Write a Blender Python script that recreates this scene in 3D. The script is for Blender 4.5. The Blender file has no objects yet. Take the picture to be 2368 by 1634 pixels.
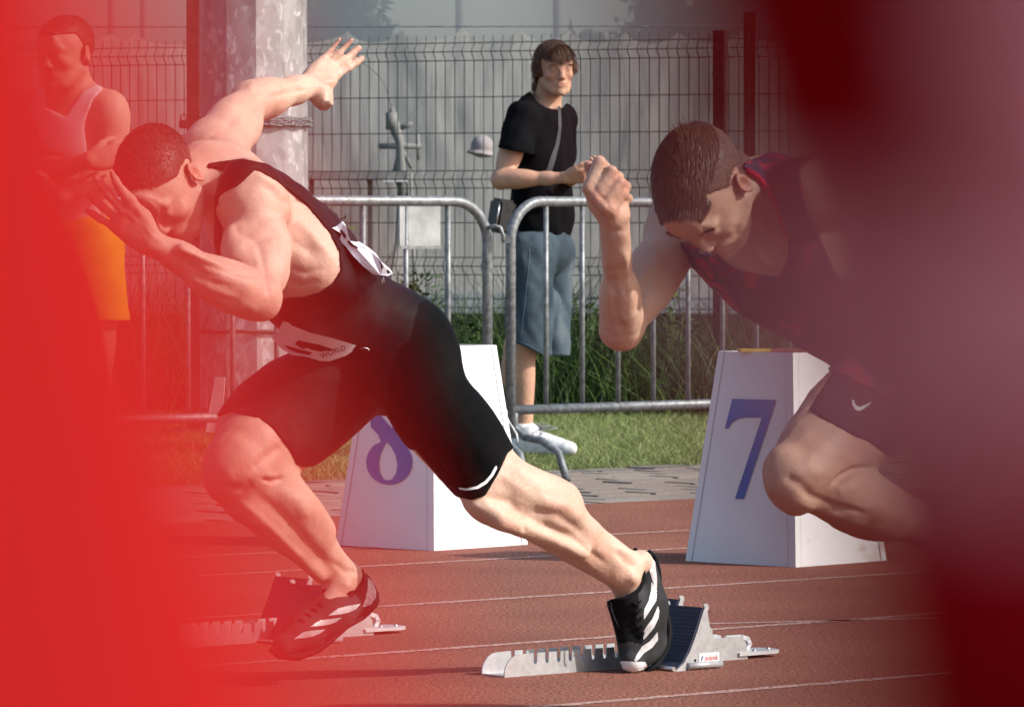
import bpy, bmesh, math, random
import numpy as np
from mathutils import Vector, Matrix
from mathutils.bvhtree import BVHTree
from mathutils.geometry import delaunay_2d_cdt
random.seed(7)
rng = np.random.default_rng(7)
scn = bpy.context.scene
COL = scn.collection
# ------------------------------------------------------------------ camera
FPX = 11733.0                       # focal length in pixels of the 2368 px wide photograph
TH = math.atan(293.0 / FPX)
cam_d = bpy.data.cameras.new('camera'); cam = bpy.data.objects.new('camera', cam_d); COL.objects.link(cam)
cam.location = (0, 0, 1.0); cam.rotation_euler = (math.pi / 2 - TH, 0, 0)
cam_d.sensor_width = 36; cam_d.sensor_fit = 'HORIZONTAL'; cam_d.lens = 36 * FPX / 2368
cam_d.clip_start = 0.01; cam_d.clip_end = 900
cam_d.dof.use_dof = True; cam_d.dof.focus_distance = 12.6; cam_d.dof.aperture_fstop = 20
scn.camera = cam
# ------------------------------------------------------------------ sky and sun
SUN_AZ = math.radians(-17); SUN_EL = math.radians(36)      # azimuth measured from +X towards +Y
w = bpy.data.worlds.new('World'); scn.world = w; w.use_nodes = True
nt = w.node_tree
bg = nt.nodes['Background']
sky = nt.nodes.new('ShaderNodeTexSky'); sky.sky_type = 'NISHITA'; sky.sun_disc = False
sky.sun_elevation = SUN_EL; sky.sun_rotation = math.pi / 2 - SUN_AZ
sky.air_density = 1.0; sky.dust_density = 2.2
nt.links.new(sky.outputs[0], bg.inputs[0]); bg.inputs[1].default_value = 0.135
sd = bpy.data.lights.new('sun', 'SUN'); so = bpy.data.objects.new('sun', sd); COL.objects.link(so)
sd.energy = 3.7; sd.angle = math.radians(0.55); sd.color = (1.0, .95, .88)
S = Vector((math.cos(SUN_EL) * math.cos(SUN_AZ), math.cos(SUN_EL) * math.sin(SUN_AZ), math.sin(SUN_EL)))
so.rotation_euler = S.to_track_quat('Z', 'Y').to_euler(); so.location = S * 30
scn.view_settings.view_transform = 'Standard'; scn.view_settings.look = 'None'
scn.view_settings.gamma = 1; scn.view_settings.exposure = 0.52
scn.view_settings.use_curve_mapping = False
scn.cycles.use_denoising = True
scn.cycles.max_bounces = 8; scn.cycles.transparent_max_bounces = 24
# ------------------------------------------------------------------ mapping of the photograph to the place
_sn, _cs = math.sin(TH), math.cos(TH)
def P(px, py, y):
    a = (px - 1184) / FPX; b = (817 - py) / FPX
    d = Vector((a, b * _sn + _cs, b * _cs - _sn))
    return Vector((0, 0, 1)) + d * (y / d.y)
def G(px, py, z=0.0):
    a = (px - 1184) / FPX; b = (817 - py) / FPX
    d = Vector((a, b * _sn + _cs, b * _cs - _sn))
    return Vector((0, 0, 1)) + d * ((z - 1) / d.z)
def topx(V):
    V = np.asarray(V, dtype=np.float64)
    x, y, z = V[..., 0], V[..., 1], V[..., 2] - 1
    dep = y * _cs - z * _sn; up = y * _sn + z * _cs
    return 1184 + FPX * x / dep, 817 - FPX * up / dep, dep
# ------------------------------------------------------------------ object helpers
def tag(o, label=None, cat=None, group=None, kind=None):
    if label: o['label'] = label
    if cat: o['category'] = cat
    if group: o['group'] = group
    if kind: o['kind'] = kind
    return o
def empty(name, loc=(0, 0, 0), rz=0, parent=None):
    o = bpy.data.objects.new(name, None); o.location = loc; o.rotation_euler = (0, 0, rz)
    o.empty_display_size = .1; COL.objects.link(o)
    if parent: o.parent = parent
    return o
def link(name, me, m=None, parent=None):
    o = bpy.data.objects.new(name, me); COL.objects.link(o)
    if m is not None and not me.materials: me.materials.append(m)
    if parent is not None:
        o.parent = parent
        if parent.location.length > 0 or parent.rotation_euler.z:
            pass
    return o
def mesh_np(name, V, F, smooth=True):
    V = np.asarray(V, dtype=np.float32); F = np.asarray(F, dtype=np.int32)
    me = bpy.data.meshes.new(name)
    me.vertices.add(len(V)); me.vertices.foreach_set('co', V.ravel())
    n, k = F.shape
    me.loops.add(n * k); me.loops.foreach_set('vertex_index', F.ravel())
    me.polygons.add(n); me.polygons.foreach_set('loop_start', np.arange(n, dtype=np.int32) * k)
    me.polygons.foreach_set('loop_total', np.full(n, k, dtype=np.int32))
    me.update(calc_edges=True)
    if smooth: me.polygons.foreach_set('use_smooth', np.ones(n, dtype=bool))
    return me
class MB:
    def __init__(s): s.v = []; s.f = []; s.sm = []
    def quad(s, *p):
        n = len(s.v); s.v += [tuple(q) for q in p]; s.f.append(tuple(range(n, n + len(p)))); s.sm.append(False)
    def box(s, lo, hi, M=None):
        x0, y0, z0 = lo; x1, y1, z1 = hi
        c = [Vector(q) for q in ((x0,y0,z0),(x1,y0,z0),(x1,y1,z0),(x0,y1,z0),(x0,y0,z1),(x1,y0,z1),(x1,y1,z1),(x0,y1,z1))]
        if M is not None: c = [M @ q for q in c]
        n = len(s.v); s.v += [tuple(q) for q in c]
        for f in ((3,2,1,0),(4,5,6,7),(0,1,5,4),(1,2,6,5),(2,3,7,6),(3,0,4,7)):
            s.f.append(tuple(n + i for i in f)); s.sm.append(False)
    def prism(s, poly, a, b, fn):
        """poly: 2D points; extruded from a to b; fn(p, q, t) gives the 3D point"""
        n = len(s.v); k = len(poly)
        for t in (a, b):
            for p in poly: s.v.append(tuple(fn(p[0], p[1], t)))
        s.f.append(tuple(n + i for i in range(k))[::-1]); s.sm.append(False)
        s.f.append(tuple(n + k + i for i in range(k))); s.sm.append(False)
        for i in range(k):
            j = (i + 1) % k
            s.f.append((n + i, n + j, n + k + j, n + k + i)); s.sm.append(False)
    def tube(s, pts, r, n=10, cap=True, closed=False):
        pts = [Vector(p) for p in pts]; rs = r if isinstance(r, (list, tuple)) else [r] * len(pts)
        up = None; b0 = len(s.v); m = len(pts)
        for i, p in enumerate(pts):
            if closed: d = pts[(i + 1) % m] - pts[i - 1]
            else: d = pts[min(i + 1, m - 1)] - pts[max(i - 1, 0)]
            d.normalize()
            if up is None:
                up = Vector((0, 0, 1)) if abs(d.z) < .9 else Vector((1, 0, 0))
            a = d.cross(up).normalized(); up = a.cross(d).normalized()
            for k in range(n):
                t = 2 * math.pi * k / n
                s.v.append(tuple(p + a * (rs[i] * math.cos(t)) + up * (rs[i] * math.sin(t))))
        for i in range(m if closed else m - 1):
            j = (i + 1) % m
            for k in range(n):
                s.f.append((b0 + i*n + k, b0 + i*n + (k+1) % n, b0 + j*n + (k+1) % n, b0 + j*n + k)); s.sm.append(True)
        if cap and not closed:
            s.f.append(tuple(b0 + k for k in range(n))[::-1]); s.sm.append(False)
            s.f.append(tuple(b0 + (m-1)*n + k for k in range(n))); s.sm.append(False)
    def build(s, name, m=None, parent=None, bevel=0):
        me = bpy.data.meshes.new(name); me.from_pydata(s.v, [], s.f); me.update()
        me.polygons.foreach_set('use_smooth', np.array(s.sm, dtype=bool))
        if bevel:
            bm = bmesh.new(); bm.from_mesh(me)
            bmesh.ops.remove_doubles(bm, verts=bm.verts, dist=1e-5); bmesh.ops.recalc_face_normals(bm, faces=bm.faces)
            bmesh.ops.bevel(bm, geom=[e for e in bm.edges if len(e.link_faces) == 2 and e.calc_face_angle() > .5], offset=bevel, segments=2, affect='EDGES', clamp_overlap=True)
            bm.to_mesh(me); bm.free()
        bm = bmesh.new(); bm.from_mesh(me); bmesh.ops.recalc_face_normals(bm, faces=bm.faces); bm.to_mesh(me); bm.free()
        return link(name, me, m, parent)
# ------------------------------------------------------------------ material helpers
def new_mat(name):
    m = bpy.data.materials.new(name); m.use_nodes = True
    return m, m.node_tree.nodes, m.node_tree.links, m.node_tree.nodes['Principled BSDF']
def ramp(N, stops):
    r = N.new('ShaderNodeValToRGB'); e = r.color_ramp.elements
    e[0].position, e[0].color = stops[0][0], (*stops[0][1], 1)
    e[1].position, e[1].color = stops[-1][0], (*stops[-1][1], 1)
    for p, c in stops[1:-1]:
        x = e.new(p); x.color = (*c, 1)
    return r
def noise_mat(name, c1, c2, scale=20, rough=.7, metallic=0, bump=0, bscale=None, detail=4, lo=.35, hi=.65, spec=.5, stretch=None, coord='Object'):
    m, N, L, B = new_mat(name)
    tc = N.new('ShaderNodeTexCoord'); src = tc.outputs[coord]
    if stretch:
        mp = N.new('ShaderNodeMapping'); mp.inputs['Scale'].default_value = stretch; L.new(src, mp.inputs[0]); src = mp.outputs[0]
    n = N.new('ShaderNodeTexNoise'); n.inputs['Scale'].default_value = scale; n.inputs['Detail'].default_value = detail
    L.new(src, n.inputs['Vector'])
    r = ramp(N, [(lo, c1), (hi, c2)]); L.new(n.outputs[0], r.inputs[0]); L.new(r.outputs[0], B.inputs['Base Color'])
    B.inputs['Roughness'].default_value = rough; B.inputs['Metallic'].default_value = metallic
    B.inputs['Specular IOR Level'].default_value = spec
    if bump:
        n2 = N.new('ShaderNodeTexNoise'); n2.inputs['Scale'].default_value = bscale or scale * 3; n2.inputs['Detail'].default_value = 3
        L.new(src, n2.inputs['Vector'])
        b = N.new('ShaderNodeBump'); b.inputs['Strength'].default_value = bump; b.inputs['Distance'].default_value = .004
        L.new(n2.outputs[0], b.inputs['Height']); L.new(b.outputs[0], B.inputs['Normal'])
    return m

# ================================================================== sculpting with distance fields
class Field:
    def __init__(s, lo, hi, h):
        s.h = h; s.lo = np.array(lo, dtype=np.float64)
        n = np.ceil((np.array(hi) - s.lo) / h).astype(int) + 1
        s.n = n; s.D = np.full(n, .12, dtype=np.float32); s.tints = []
        s.ax = [(s.lo[i] + h * np.arange(n[i])).astype(np.float32) for i in range(3)]
    def _box(s, lo, hi):
        a = np.maximum(np.floor((np.array(lo) - s.lo) / s.h).astype(int), 0)
        b = np.minimum(np.ceil((np.array(hi) - s.lo) / s.h).astype(int) + 1, s.n)
        return a, b
    def _apply(s, lo, hi, fn, k, op):
        a, b = s._box(lo, hi)
        if np.any(b <= a): return
        X = s.ax[0][a[0]:b[0], None, None]; Y = s.ax[1][None, a[1]:b[1], None]; Z = s.ax[2][None, None, a[2]:b[2]]
        d = fn(X, Y, Z); c = s.D[a[0]:b[0], a[1]:b[1], a[2]:b[2]]
        if op == 'sub':
            d = -d
            h = np.clip(.5 - .5 * (d - c) / -k, 0, 1) if False else np.clip(.5 + .5 * (d - c) / k, 0, 1)
            r = c * (1 - h) + d * h + k * h * (1 - h)
        else:
            h = np.clip(.5 + .5 * (c - d) / k, 0, 1)
            r = c * (1 - h) + d * h - k * h * (1 - h)
        s.D[a[0]:b[0], a[1]:b[1], a[2]:b[2]] = r
    def cone(s, a, b, ra, rb, k=.015, op='add'):
        a = np.array(a, float); b = np.array(b, float); m = k + (.045 if op == 'add' else .01)
        R = max(ra, rb) + m; ab = b - a; L2 = float(ab @ ab) + 1e-12
        def fn(X, Y, Z):
            x, y, z = X - a[0], Y - a[1], Z - a[2]
            t = np.clip((x * ab[0] + y * ab[1] + z * ab[2]) / L2, 0, 1)
            return np.sqrt((x - t * ab[0])**2 + (y - t * ab[1])**2 + (z - t * ab[2])**2) - (ra + (rb - ra) * t)
        s._apply(np.minimum(a, b) - R, np.maximum(a, b) + R, fn, k, op)
    def ell(s, c, axes, r, k=.02, op='add'):
        c = np.array(c, float); A = np.array([list(q) for q in axes], float); r = np.array(r, float)
        A[0] /= np.linalg.norm(A[0]); A[1] -= A[0] * (A[0] @ A[1]); A[1] /= np.linalg.norm(A[1])
        n3 = np.cross(A[0], A[1]); A[2] = n3 if n3 @ A[2] >= 0 else -n3
        m = k + (.045 if op == 'add' else .01)
        ext = np.sqrt(((A * (r[:, None] + m))**2).sum(0))
        def fn(X, Y, Z):
            x, y, z = X - c[0], Y - c[1], Z - c[2]
            q = [x * A[i, 0] + y * A[i, 1] + z * A[i, 2] for i in range(3)]
            k0 = np.sqrt(sum((q[i] / r[i])**2 for i in range(3)))
            k1 = np.sqrt(sum((q[i] / r[i]**2)**2 for i in range(3))) + 1e-6
            return k0 * (k0 - 1) / k1
        s._apply(c - ext, c + ext, fn, k, op)
    def uneven(s, amp, freq, seed):
        I = np.argwhere(np.abs(s.D) < .03); p = s.lo + s.h * I; r = np.random.default_rng(seed); w = np.zeros(len(p))
        for _ in range(12):
            k = r.normal(0, 1, 3) * freq * r.uniform(.5, 1.6); ph = r.uniform(0, 6.28, 2); w += np.sin(p @ k + ph[0] + 1.7 * np.sin(p @ (k[[1, 2, 0]] * .5) + ph[1]))
        s.D[I[:, 0], I[:, 1], I[:, 2]] += (amp * w / 3).astype(np.float32)
    def tint(s, c, r, w=1.0): s.tints.append((np.array(c, float), r, w))
    def nets(s, D=None):
        D = s.D if D is None else D
        D = D.copy(); 
        for ax in range(3):
            sl = [slice(None)] * 3
            for e in (0, -1):
                sl[ax] = e; D[tuple(sl)] = np.maximum(D[tuple(sl)], .001)
        neg = D < 0
        cnt = np.zeros(tuple(np.array(D.shape) - 1), dtype=np.uint8)
        nx, ny, nz = cnt.shape
        for i in (0, 1):
            for j in (0, 1):
                for k in (0, 1): cnt += neg[i:i+nx, j:j+ny, k:k+nz]
        act = (cnt > 0) & (cnt < 8); del cnt
        idx = np.argwhere(act)
        lut = np.full(act.size, -1, dtype=np.int32)
        lut[np.flatnonzero(act.ravel())] = np.arange(len(idx)); lut = lut.reshape(act.shape)
        cs = [(i, j, k) for i in (0, 1) for j in (0, 1) for k in (0, 1)]
        val = {c: D[idx[:, 0] + c[0], idx[:, 1] + c[1], idx[:, 2] + c[2]] for c in cs}
        acc = np.zeros((len(idx), 3)); n = np.zeros(len(idx))
        for a in cs:
            for ax in range(3):
                if a[ax]: continue
                b = list(a); b[ax] = 1; b = tuple(b)
                va, vb = val[a], val[b]; m = (va < 0) != (vb < 0)
                t = np.where(m, va / np.where(m, va - vb, 1), 0)
                p = np.tile(np.array(a, float), (len(idx), 1)); p[:, ax] += t
                acc[m] += p[m]; n[m] += 1
        V = s.lo + s.h * (idx + acc / n[:, None])
        F = []
        for ax in range(3):
            o1, o2 = [(1, 2), (2, 0), (0, 1)][ax]
            sl0 = [slice(None)] * 3; sl1 = [slice(None)] * 3
            sl0[ax] = slice(0, -1); sl1[ax] = slice(1, None)
            ch = neg[tuple(sl0)] != neg[tuple(sl1)]
            e = np.argwhere(ch); e = e[(e[:, o1] > 0) & (e[:, o2] > 0) & (e[:, o1] < D.shape[o1] - 1) & (e[:, o2] < D.shape[o2] - 1)]
            ng = neg[e[:, 0], e[:, 1], e[:, 2]]
            q = []
            for (d1, d2) in ((-1, -1), (0, -1), (0, 0), (-1, 0)):
                c = e.copy(); c[:, o1] += d1; c[:, o2] += d2
                q.append(lut[c[:, 0], c[:, 1], c[:, 2]])
            q = np.stack(q, 1)
            q[~ng] = q[~ng][:, ::-1]
            F.append(q)
        F = np.concatenate(F); F = F[(F >= 0).all(1)]
        return V, F
    def mesh(s, name, D=None, smooth_iter=1):
        V, F = s.nets(D)
        for _ in range(smooth_iter):
            acc = np.zeros_like(V); n = np.zeros(len(V))
            for i in range(4):
                for a, b in ((F[:, i], F[:, (i + 1) % 4]),):
                    for c in range(3): acc[:, c] += np.bincount(a, V[b, c], len(V)) + np.bincount(b, V[a, c], len(V))
                    n += np.bincount(a, None, len(V)) + np.bincount(b, None, len(V))
            V = V * .5 + .5 * acc / np.maximum(n, 1)[:, None]
        me = mesh_np(name, V, F)
        if s.tints and D is None:
            T = np.zeros(len(V))
            for c, r, wgt in s.tints:
                T += wgt * np.exp(-((V - c)**2).sum(1) / r**2)
            at = me.attributes.new('tint', 'FLOAT', 'POINT'); at.data.foreach_set('value', T.astype(np.float32))
        return me
    def garment(s, off, region):
        """cloth = body grown by off, kept where region(points) < 0"""
        D = s.D - off
        I = np.argwhere(D < .012)
        pts = s.lo + s.h * I
        a = D[I[:, 0], I[:, 1], I[:, 2]]; b = region(pts).astype(np.float32); k = s.h * 1.2
        h = np.clip(.5 + .5 * (a - b) / k, 0, 1)
        D[I[:, 0], I[:, 1], I[:, 2]] = b * (1 - h) + a * h + k * h * (1 - h)
        return D
def poly_sdf(px, py, poly):
    """signed distance (px) to a polygon, negative inside"""
    poly = np.array(poly, float); d = np.full(px.shape, 1e12); ins = np.zeros(px.shape, bool)
    n = len(poly)
    for i in range(n):
        a, b = poly[i], poly[(i + 1) % n]; e = b - a
        wx, wy = px - a[0], py - a[1]
        t = np.clip((wx * e[0] + wy * e[1]) / (e @ e + 1e-9), 0, 1)
        d = np.minimum(d, (wx - t * e[0])**2 + (wy - t * e[1])**2)
        c = (a[1] > py) != (b[1] > py)
        xs = a[0] + (py - a[1]) / (b[1] - a[1] + 1e-12) * e[0]
        ins ^= c & (px < xs)
    d = np.sqrt(d); return np.where(ins, -d, d)
def region_px(pts, poly):
    px, py, dep = topx(pts)
    return poly_sdf(px, py, poly) * dep / FPX
def nrm(v): v = Vector(v); return v.normalized()
def frame(t, f):
    t = nrm(t); f = Vector(f); f = (f - t * f.dot(t)).normalized(); s = t.cross(f)
    return t, f, s
def sculpt(me, strokes):
    """hand-worked relief: ridges (+) and furrows (-) in millimetres along lines on the visible side of the body"""
    n = len(me.vertices); V = np.zeros(n * 3, dtype=np.float32); me.vertices.foreach_get('co', V); V = V.reshape(-1, 3).astype(float)
    N_ = np.zeros(n * 3, dtype=np.float32); me.vertex_normals.foreach_get('vector', N_) if hasattr(me, 'vertex_normals') else me.vertices.foreach_get('normal', N_); N_ = N_.reshape(-1, 3).astype(float)
    px, py, dep = topx(V); face = np.clip(-(N_[:, 1]) * 2.2 + .25, 0, 1); out = np.zeros(n)
    for pts, wd, mm, (y0, y1) in strokes:
        P_ = np.array(pts, float); d2 = np.full(n, 1e9); T = np.zeros(n); m = len(P_) - 1
        if m == 0: d2 = ((px - P_[0, 0])**2 + (py - P_[0, 1])**2); T[:] = .5
        for i in range(m):
            a, e = P_[i], P_[i + 1] - P_[i]; t = np.clip(((px - a[0]) * e[0] + (py - a[1]) * e[1]) / (e @ e), 0, 1); q = (px - a[0] - t * e[0])**2 + (py - a[1] - t * e[1])**2
            k = q < d2; d2 = np.where(k, q, d2); T = np.where(k, (i + t) / m, T)
        taper = 1 if m == 0 else np.clip(np.minimum(T, 1 - T) * 5 + .25, 0, 1)
        out += mm * .001 * np.exp(-d2 / wd**2) * taper * face * ((V[:, 1] > y0) & (V[:, 1] < y1))
    V += N_ * out[:, None]; me.vertices.foreach_set('co', V.astype(np.float32).ravel()); me.update()
def fit_front(bvh, poly, step=4, lift=.004):
    """a smooth quadratic sheet lying just in front of the surface under the outline"""
    A = np.array(poly, float); gx = np.arange(A[:, 0].min(), A[:, 0].max(), step); gy = np.arange(A[:, 1].min(), A[:, 1].max(), step)
    GX, GY = [q.ravel() for q in np.meshgrid(gx, gy)]; ok = poly_sdf(GX, GY, poly) < 0; rows = []; ys = []
    cx, cy = A.mean(0)
    for x, y in zip(GX[ok], GY[ok]):
        p = surf(bvh, x, y, 0)
        if p is not None: rows.append((1, x - cx, y - cy, (x - cx)**2, (y - cy)**2, (x - cx) * (y - cy))); ys.append(p.y)
    R_ = np.array(rows); Y = np.array(ys); w = np.ones(len(Y))
    for _ in range(6):
        c = np.linalg.lstsq(R_ * w[:, None], Y * w, rcond=None)[0]; e = Y - R_ @ c; w = 1 / (1 + (e / .008)**2)
    off = np.percentile(R_ @ c - Y, 96)
    return lambda x, y: P(x, y, float(np.dot((1, x - cx, y - cy, (x - cx)**2, (y - cy)**2, (x - cx) * (y - cy)), c)) - max(off, 0) - lift)
def tup(*v): return [tuple(q) for q in v]
# ------------------------------------------------------------------ anatomy
def limb_arm(B, sh, el, wr, front, ru=.05, rf=.038, rw=.026, bulk=1.0, k=.02):
    sh, el, wr = Vector(sh), Vector(el), Vector(wr)
    t, f, s = frame(el - sh, front); L = (el - sh).length
    B.cone(sh, el, ru, ru * .8, k)
    B.ell(sh + t * .03 - f * .0, (t, f, s), (.085, .062 * bulk, .062 * bulk), .03)
    B.ell(sh + t * L * .56 + f * .020 * bulk, (t, f, s), (L * .34, .036 * bulk, .037 * bulk), .016)
    B.ell(sh + t * L * .48 - f * .022 * bulk, (t, f, s), (L * .36, .036 * bulk, .040 * bulk), .02)
    B.cone(el - t * .005, el + t * .003, .034, .034, .015)
    t2, f2, s2 = frame(wr - el, front); L2 = (wr - el).length
    B.cone(el, el + t2 * L2 * .75, rf, rw * 1.02, k); B.cone(el + t2 * L2 * .7, wr, rw * 1.05, rw * .92, k)
    B.ell(el + t2 * L2 * .26 + s2 * .010, (t2, f2, s2), (L2 * .34, rf * 1.08, rf * 1.12), .02)
    B.ell(el + t2 * L2 * .22 - s2 * .014, (t2, f2, s2), (L2 * .27, rf * .9, rf * .7), .012)
    B.tint(el, .045, .55); B.tint(wr, .03, .2)
def limb_leg(B, hip, kn, an, front, rt=.088, rk=.055, rc=.05, ra=.034, bulk=1.0, k=.03):
    hip, kn, an = Vector(hip), Vector(kn), Vector(an)
    t, f, s = frame(kn - hip, front); L = (kn - hip).length
    B.cone(hip, kn, rt, rk, k)
    B.ell(hip + t * L * .45 + f * .03, (t, f, s), (L * .5, rt * .78 * bulk, rt * .85 * bulk), .04)
    B.ell(hip + t * L * .45 - f * .03, (t, f, s), (L * .46, rt * .72 * bulk, rt * .8 * bulk), .04)
    B.ell(kn - t * .07 + f * .018 + s * .03, (t, f, s), (.075, .034, .03), .02)
    B.ell(kn - t * .085 + f * .018 - s * .03, (t, f, s), (.075, .034, .03), .02)
    B.ell(kn + f * .028, (t, f, s), (.032, .028, .028), .022)
    t2, f2, s2 = frame(an - kn, f + t * .3 if abs(t.dot(nrm(an - kn))) < .9 else front); L2 = (an - kn).length
    B.cone(kn, an, rk * .9, ra, k)
    B.ell(kn + t2 * L2 * .30 - f2 * .028, (t2, f2, s2), (L2 * .30, .044 * bulk, .050 * bulk), .02)
    B.ell(kn + t2 * L2 * .27 - f2 * .030 + s2 * .022, (t2, f2, s2), (L2 * .22, .034 * bulk, .030 * bulk), .014)
    B.ell(kn + t2 * L2 * .36 + f2 * .010, (t2, f2, s2), (L2 * .34, .030, .034), .02)
    B.cone(kn + t2 * L2 * .05 + f2 * .03, kn + t2 * L2 * .9 + f2 * .012, .014, .014, .02)
    B.cone(kn + t2 * L2 * .62 - f2 * .03, an - f2 * .030 + t2 * .02, .014, .012, .02)
    B.ell(an + s2 * .024, (t2, f2, s2), (.02, .016, .016), .012); B.ell(an - s2 * .024, (t2, f2, s2), (.02, .016, .016), .012)
    B.tint(kn + f * .03, .05, .6)
def hand(B, wr, d, palm, thumb, curls=(20, 20, 20, 20), spread=8, th=(35, 20, 15), size=1.0, first=(0, 0, 0, 0), tout=40):
    """d: wrist to knuckles, palm: palm normal, thumb: side on which the thumb sits"""
    d = nrm(d); n = Vector(palm); n = (n - d * n.dot(d)).normalized()
    sd = d.cross(n)
    if sd.dot(Vector(thumb)) < 0: sd = -sd
    wr = Vector(wr); z = size
    for i, off in enumerate((.030, .010, -.010, -.028)):
        a = wr + sd * off * .55 * z; b = wr + d * (.088 - abs(off - .008) * .25) * z + sd * off * z
        B.cone(a, b, .0155 * z, .0125 * z, .010)
        B.tint(b - n * .01, .014, .5)
    B.ell(wr + d * .045 * z + n * .004 * z, (d, sd, n), (.046 * z, .036 * z, .0145 * z), .012)
    B.ell(wr + d * .034 * z + sd * .026 * z + n * .012 * z, (nrm(d + sd * .5), nrm(sd - d * .5), n), (.034 * z, .017 * z, .017 * z), .010)
    B.ell(wr + d * .036 * z - sd * .024 * z + n * .008 * z, (d, sd, n), (.034 * z, .014 * z, .015 * z), .010)
    lens = ((.044, .026, .021), (.048, .030, .022), (.045, .027, .022), (.036, .021, .019))
    for i, off in enumerate((.030, .010, -.010, -.028)):
        p = wr + d * (.088 - abs(off - .008) * .25) * z + sd * off * z
        ang = math.radians((1.5 - i) * spread)
        dd = (d * math.cos(ang) + sd * math.sin(ang)).normalized(); r = (.0100, .0102, .0098, .0086)[i] * z
        c = math.radians(curls[i]); bend = math.radians(first[i])
        for j in range(3):
            bend += (0, c, c * .8)[j] if j else 0
            q = p + (dd * math.cos(bend) + n * math.sin(bend)) * lens[i][j] * z
            B.cone(p, q, r * (1 - .08 * j), r * (1 - .08 * (j + 1)), .0035)
            if j < 2: B.tint(q, .009, .35)
            else: B.tint(q, .012, .5)
            p = q
    p = wr + d * .018 * z + sd * .022 * z; a = math.radians(tout)
    base = (d * math.cos(a) + sd * math.sin(a)).normalized()
    fold = math.radians(th[0])
    dd = (base * math.cos(fold) + n * math.sin(fold)).normalized()
    for j, (ln, r) in enumerate(((.046, .0145), (.033, .0118), (.026, .0108))):
        q = p + dd * ln * z; B.cone(p, q, r * z, r * .88 * z, .006); p = q
        if j < 2:
            a2 = math.radians(th[j + 1]); dd = (dd * math.cos(a2) + (-sd * .6 + n * .5 + d * .6).normalized() * math.sin(a2)).normalized()
def head(B, c, f, u, z=1.0, nose=1.0, jaw=1.0, eyes=True):
    c = Vector(c); f = nrm(f); u = Vector(u); u = (u - f * u.dot(f)).normalized(); l = u.cross(f)
    A = (l, f, u)
    def q(a, b, e): return c + (l * a + f * b + u * e) * z
    def E(p, r, k=.02, op='add', ax=A): B.ell(q(*p), ax, [x * z for x in r], k, op)
    def C(a, b, ra, rb, k=.01, op='add'): B.cone(q(*a), q(*b), ra * z, rb * z, k, op)
    E((0, -.014, .036), (.076, .099, .082), .02)
    E((0, .034, .02), (.062, .062, .068), .03)
    E((0, .030, -.035), (.060, .060, .070), .03)
    E((0, .036, -.078), (.046 * jaw, .048, .040), .025)
    for s in (-1, 1):
        C((s * .056, .0, -.052), (s * .030 * jaw, .062, -.098), .016, .014, .025)
        E((s * .043, .062, -.030), (.019, .020, .016), .018)
        E((s * .030, .080, .016), (.024, .012, .008), .012)
        E((s * .031, .097, -.006), (.0165, .013, .0105), .010, 'sub')
        E((s * .031, .0785, -.007), (.0135, .0135, .0115), .003)
        E((s * .0105, .100, -.040), (.0085, .010, .0075), .005)
        E((s * .0065, .104, -.047), (.0035, .006, .003), .003, 'sub')
        fa = nrm(f * .25 + l * s * -.0 + u * 1.0); ll = nrm(l * s + f * -.45)
        ax = (ll, nrm(fa.cross(ll)), nrm(ll.cross(fa.cross(ll))))
        ec = (s * .083, -.010, -.006)
        B.ell(q(*ec), ax, [.0085 * z, .0195 * z, .032 * z], .003)
        B.ell(q(s * .091, -.004, .001), ax, [.0085 * z, .0125 * z, .021 * z], .003, 'sub')
        E((s * .081, .004, -.010), (.005, .005, .007), .004)
        B.tint(q(s * .088, -.012, -.004), .03, .9); B.tint(q(s * .04, .07, -.04), .03, .35)
    C((0, .090, .004), (0, .108 * nose, -.034), .0065, .0085, .010)
    E((0, .108 * nose, -.037), (.0105, .0095, .009), .006)
    E((0, .100, .045), (.03, .004, .03), .03)
    E((0, .078, -.068), (.027, .018, .020), .018)
    E((0, .094, -.0640), (.021, .008, .0048), .005); E((0, .091, -.0745), (.017, .008, .0060), .005)
    C((-.022, .098, -.0690), (.022, .098, -.0690), .0022, .0022, .003, 'sub')
    E((0, .078, -.105), (.021 * jaw, .019, .016), .018)
    B.tint(q(0, .1, -.069), .015, .8); B.tint(q(0, .11, -.038), .018, .4)
    return q, l, f, u
# ------------------------------------------------------------------ strands, decals
def strands(name, pts, dirs, nrms, lens, width, m, parent, droop=None, seg=3):
    pts = np.asarray(pts, float); dirs = np.asarray(dirs, float); nrms = np.asarray(nrms, float)
    lens = np.asarray(lens)[:, None]; n = len(pts)
    side = np.cross(dirs, nrms + rng.normal(0, .35, nrms.shape)); side /= np.linalg.norm(side, axis=1, keepdims=True) + 1e-9
    V = []; 
    for j in range(seg + 1):
        t = j / seg
        c = pts + dirs * lens * t + (0 if droop is None else np.asarray(droop) * lens * t * t)
        wd = width * (1 - t * .85) / 2
        V += [c - side * wd, c + side * wd]
    V = np.stack(V, 1).reshape(-1, 3); k = 2 * (seg + 1); b = np.arange(n)[:, None] * k
    F = np.concatenate([b + np.array([[2*j, 2*j+1, 2*j+3, 2*j+2]]) for j in range(seg)])
    me = mesh_np(name, V, F, smooth=True)
    at = me.attributes.new('rnd', 'FLOAT', 'POINT'); at.data.foreach_set('value', np.repeat(rng.random(n), k).astype(np.float32))
    return link(name, me, m, parent)
def bvh_of(*meshes):
    V = []; F = []
    for me in meshes:
        n = len(V); V += [v.co.copy() for v in me.vertices]; F += [tuple(n + i for i in p.vertices) for p in me.polygons]
    return BVHTree.FromPolygons(V, F)
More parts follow.
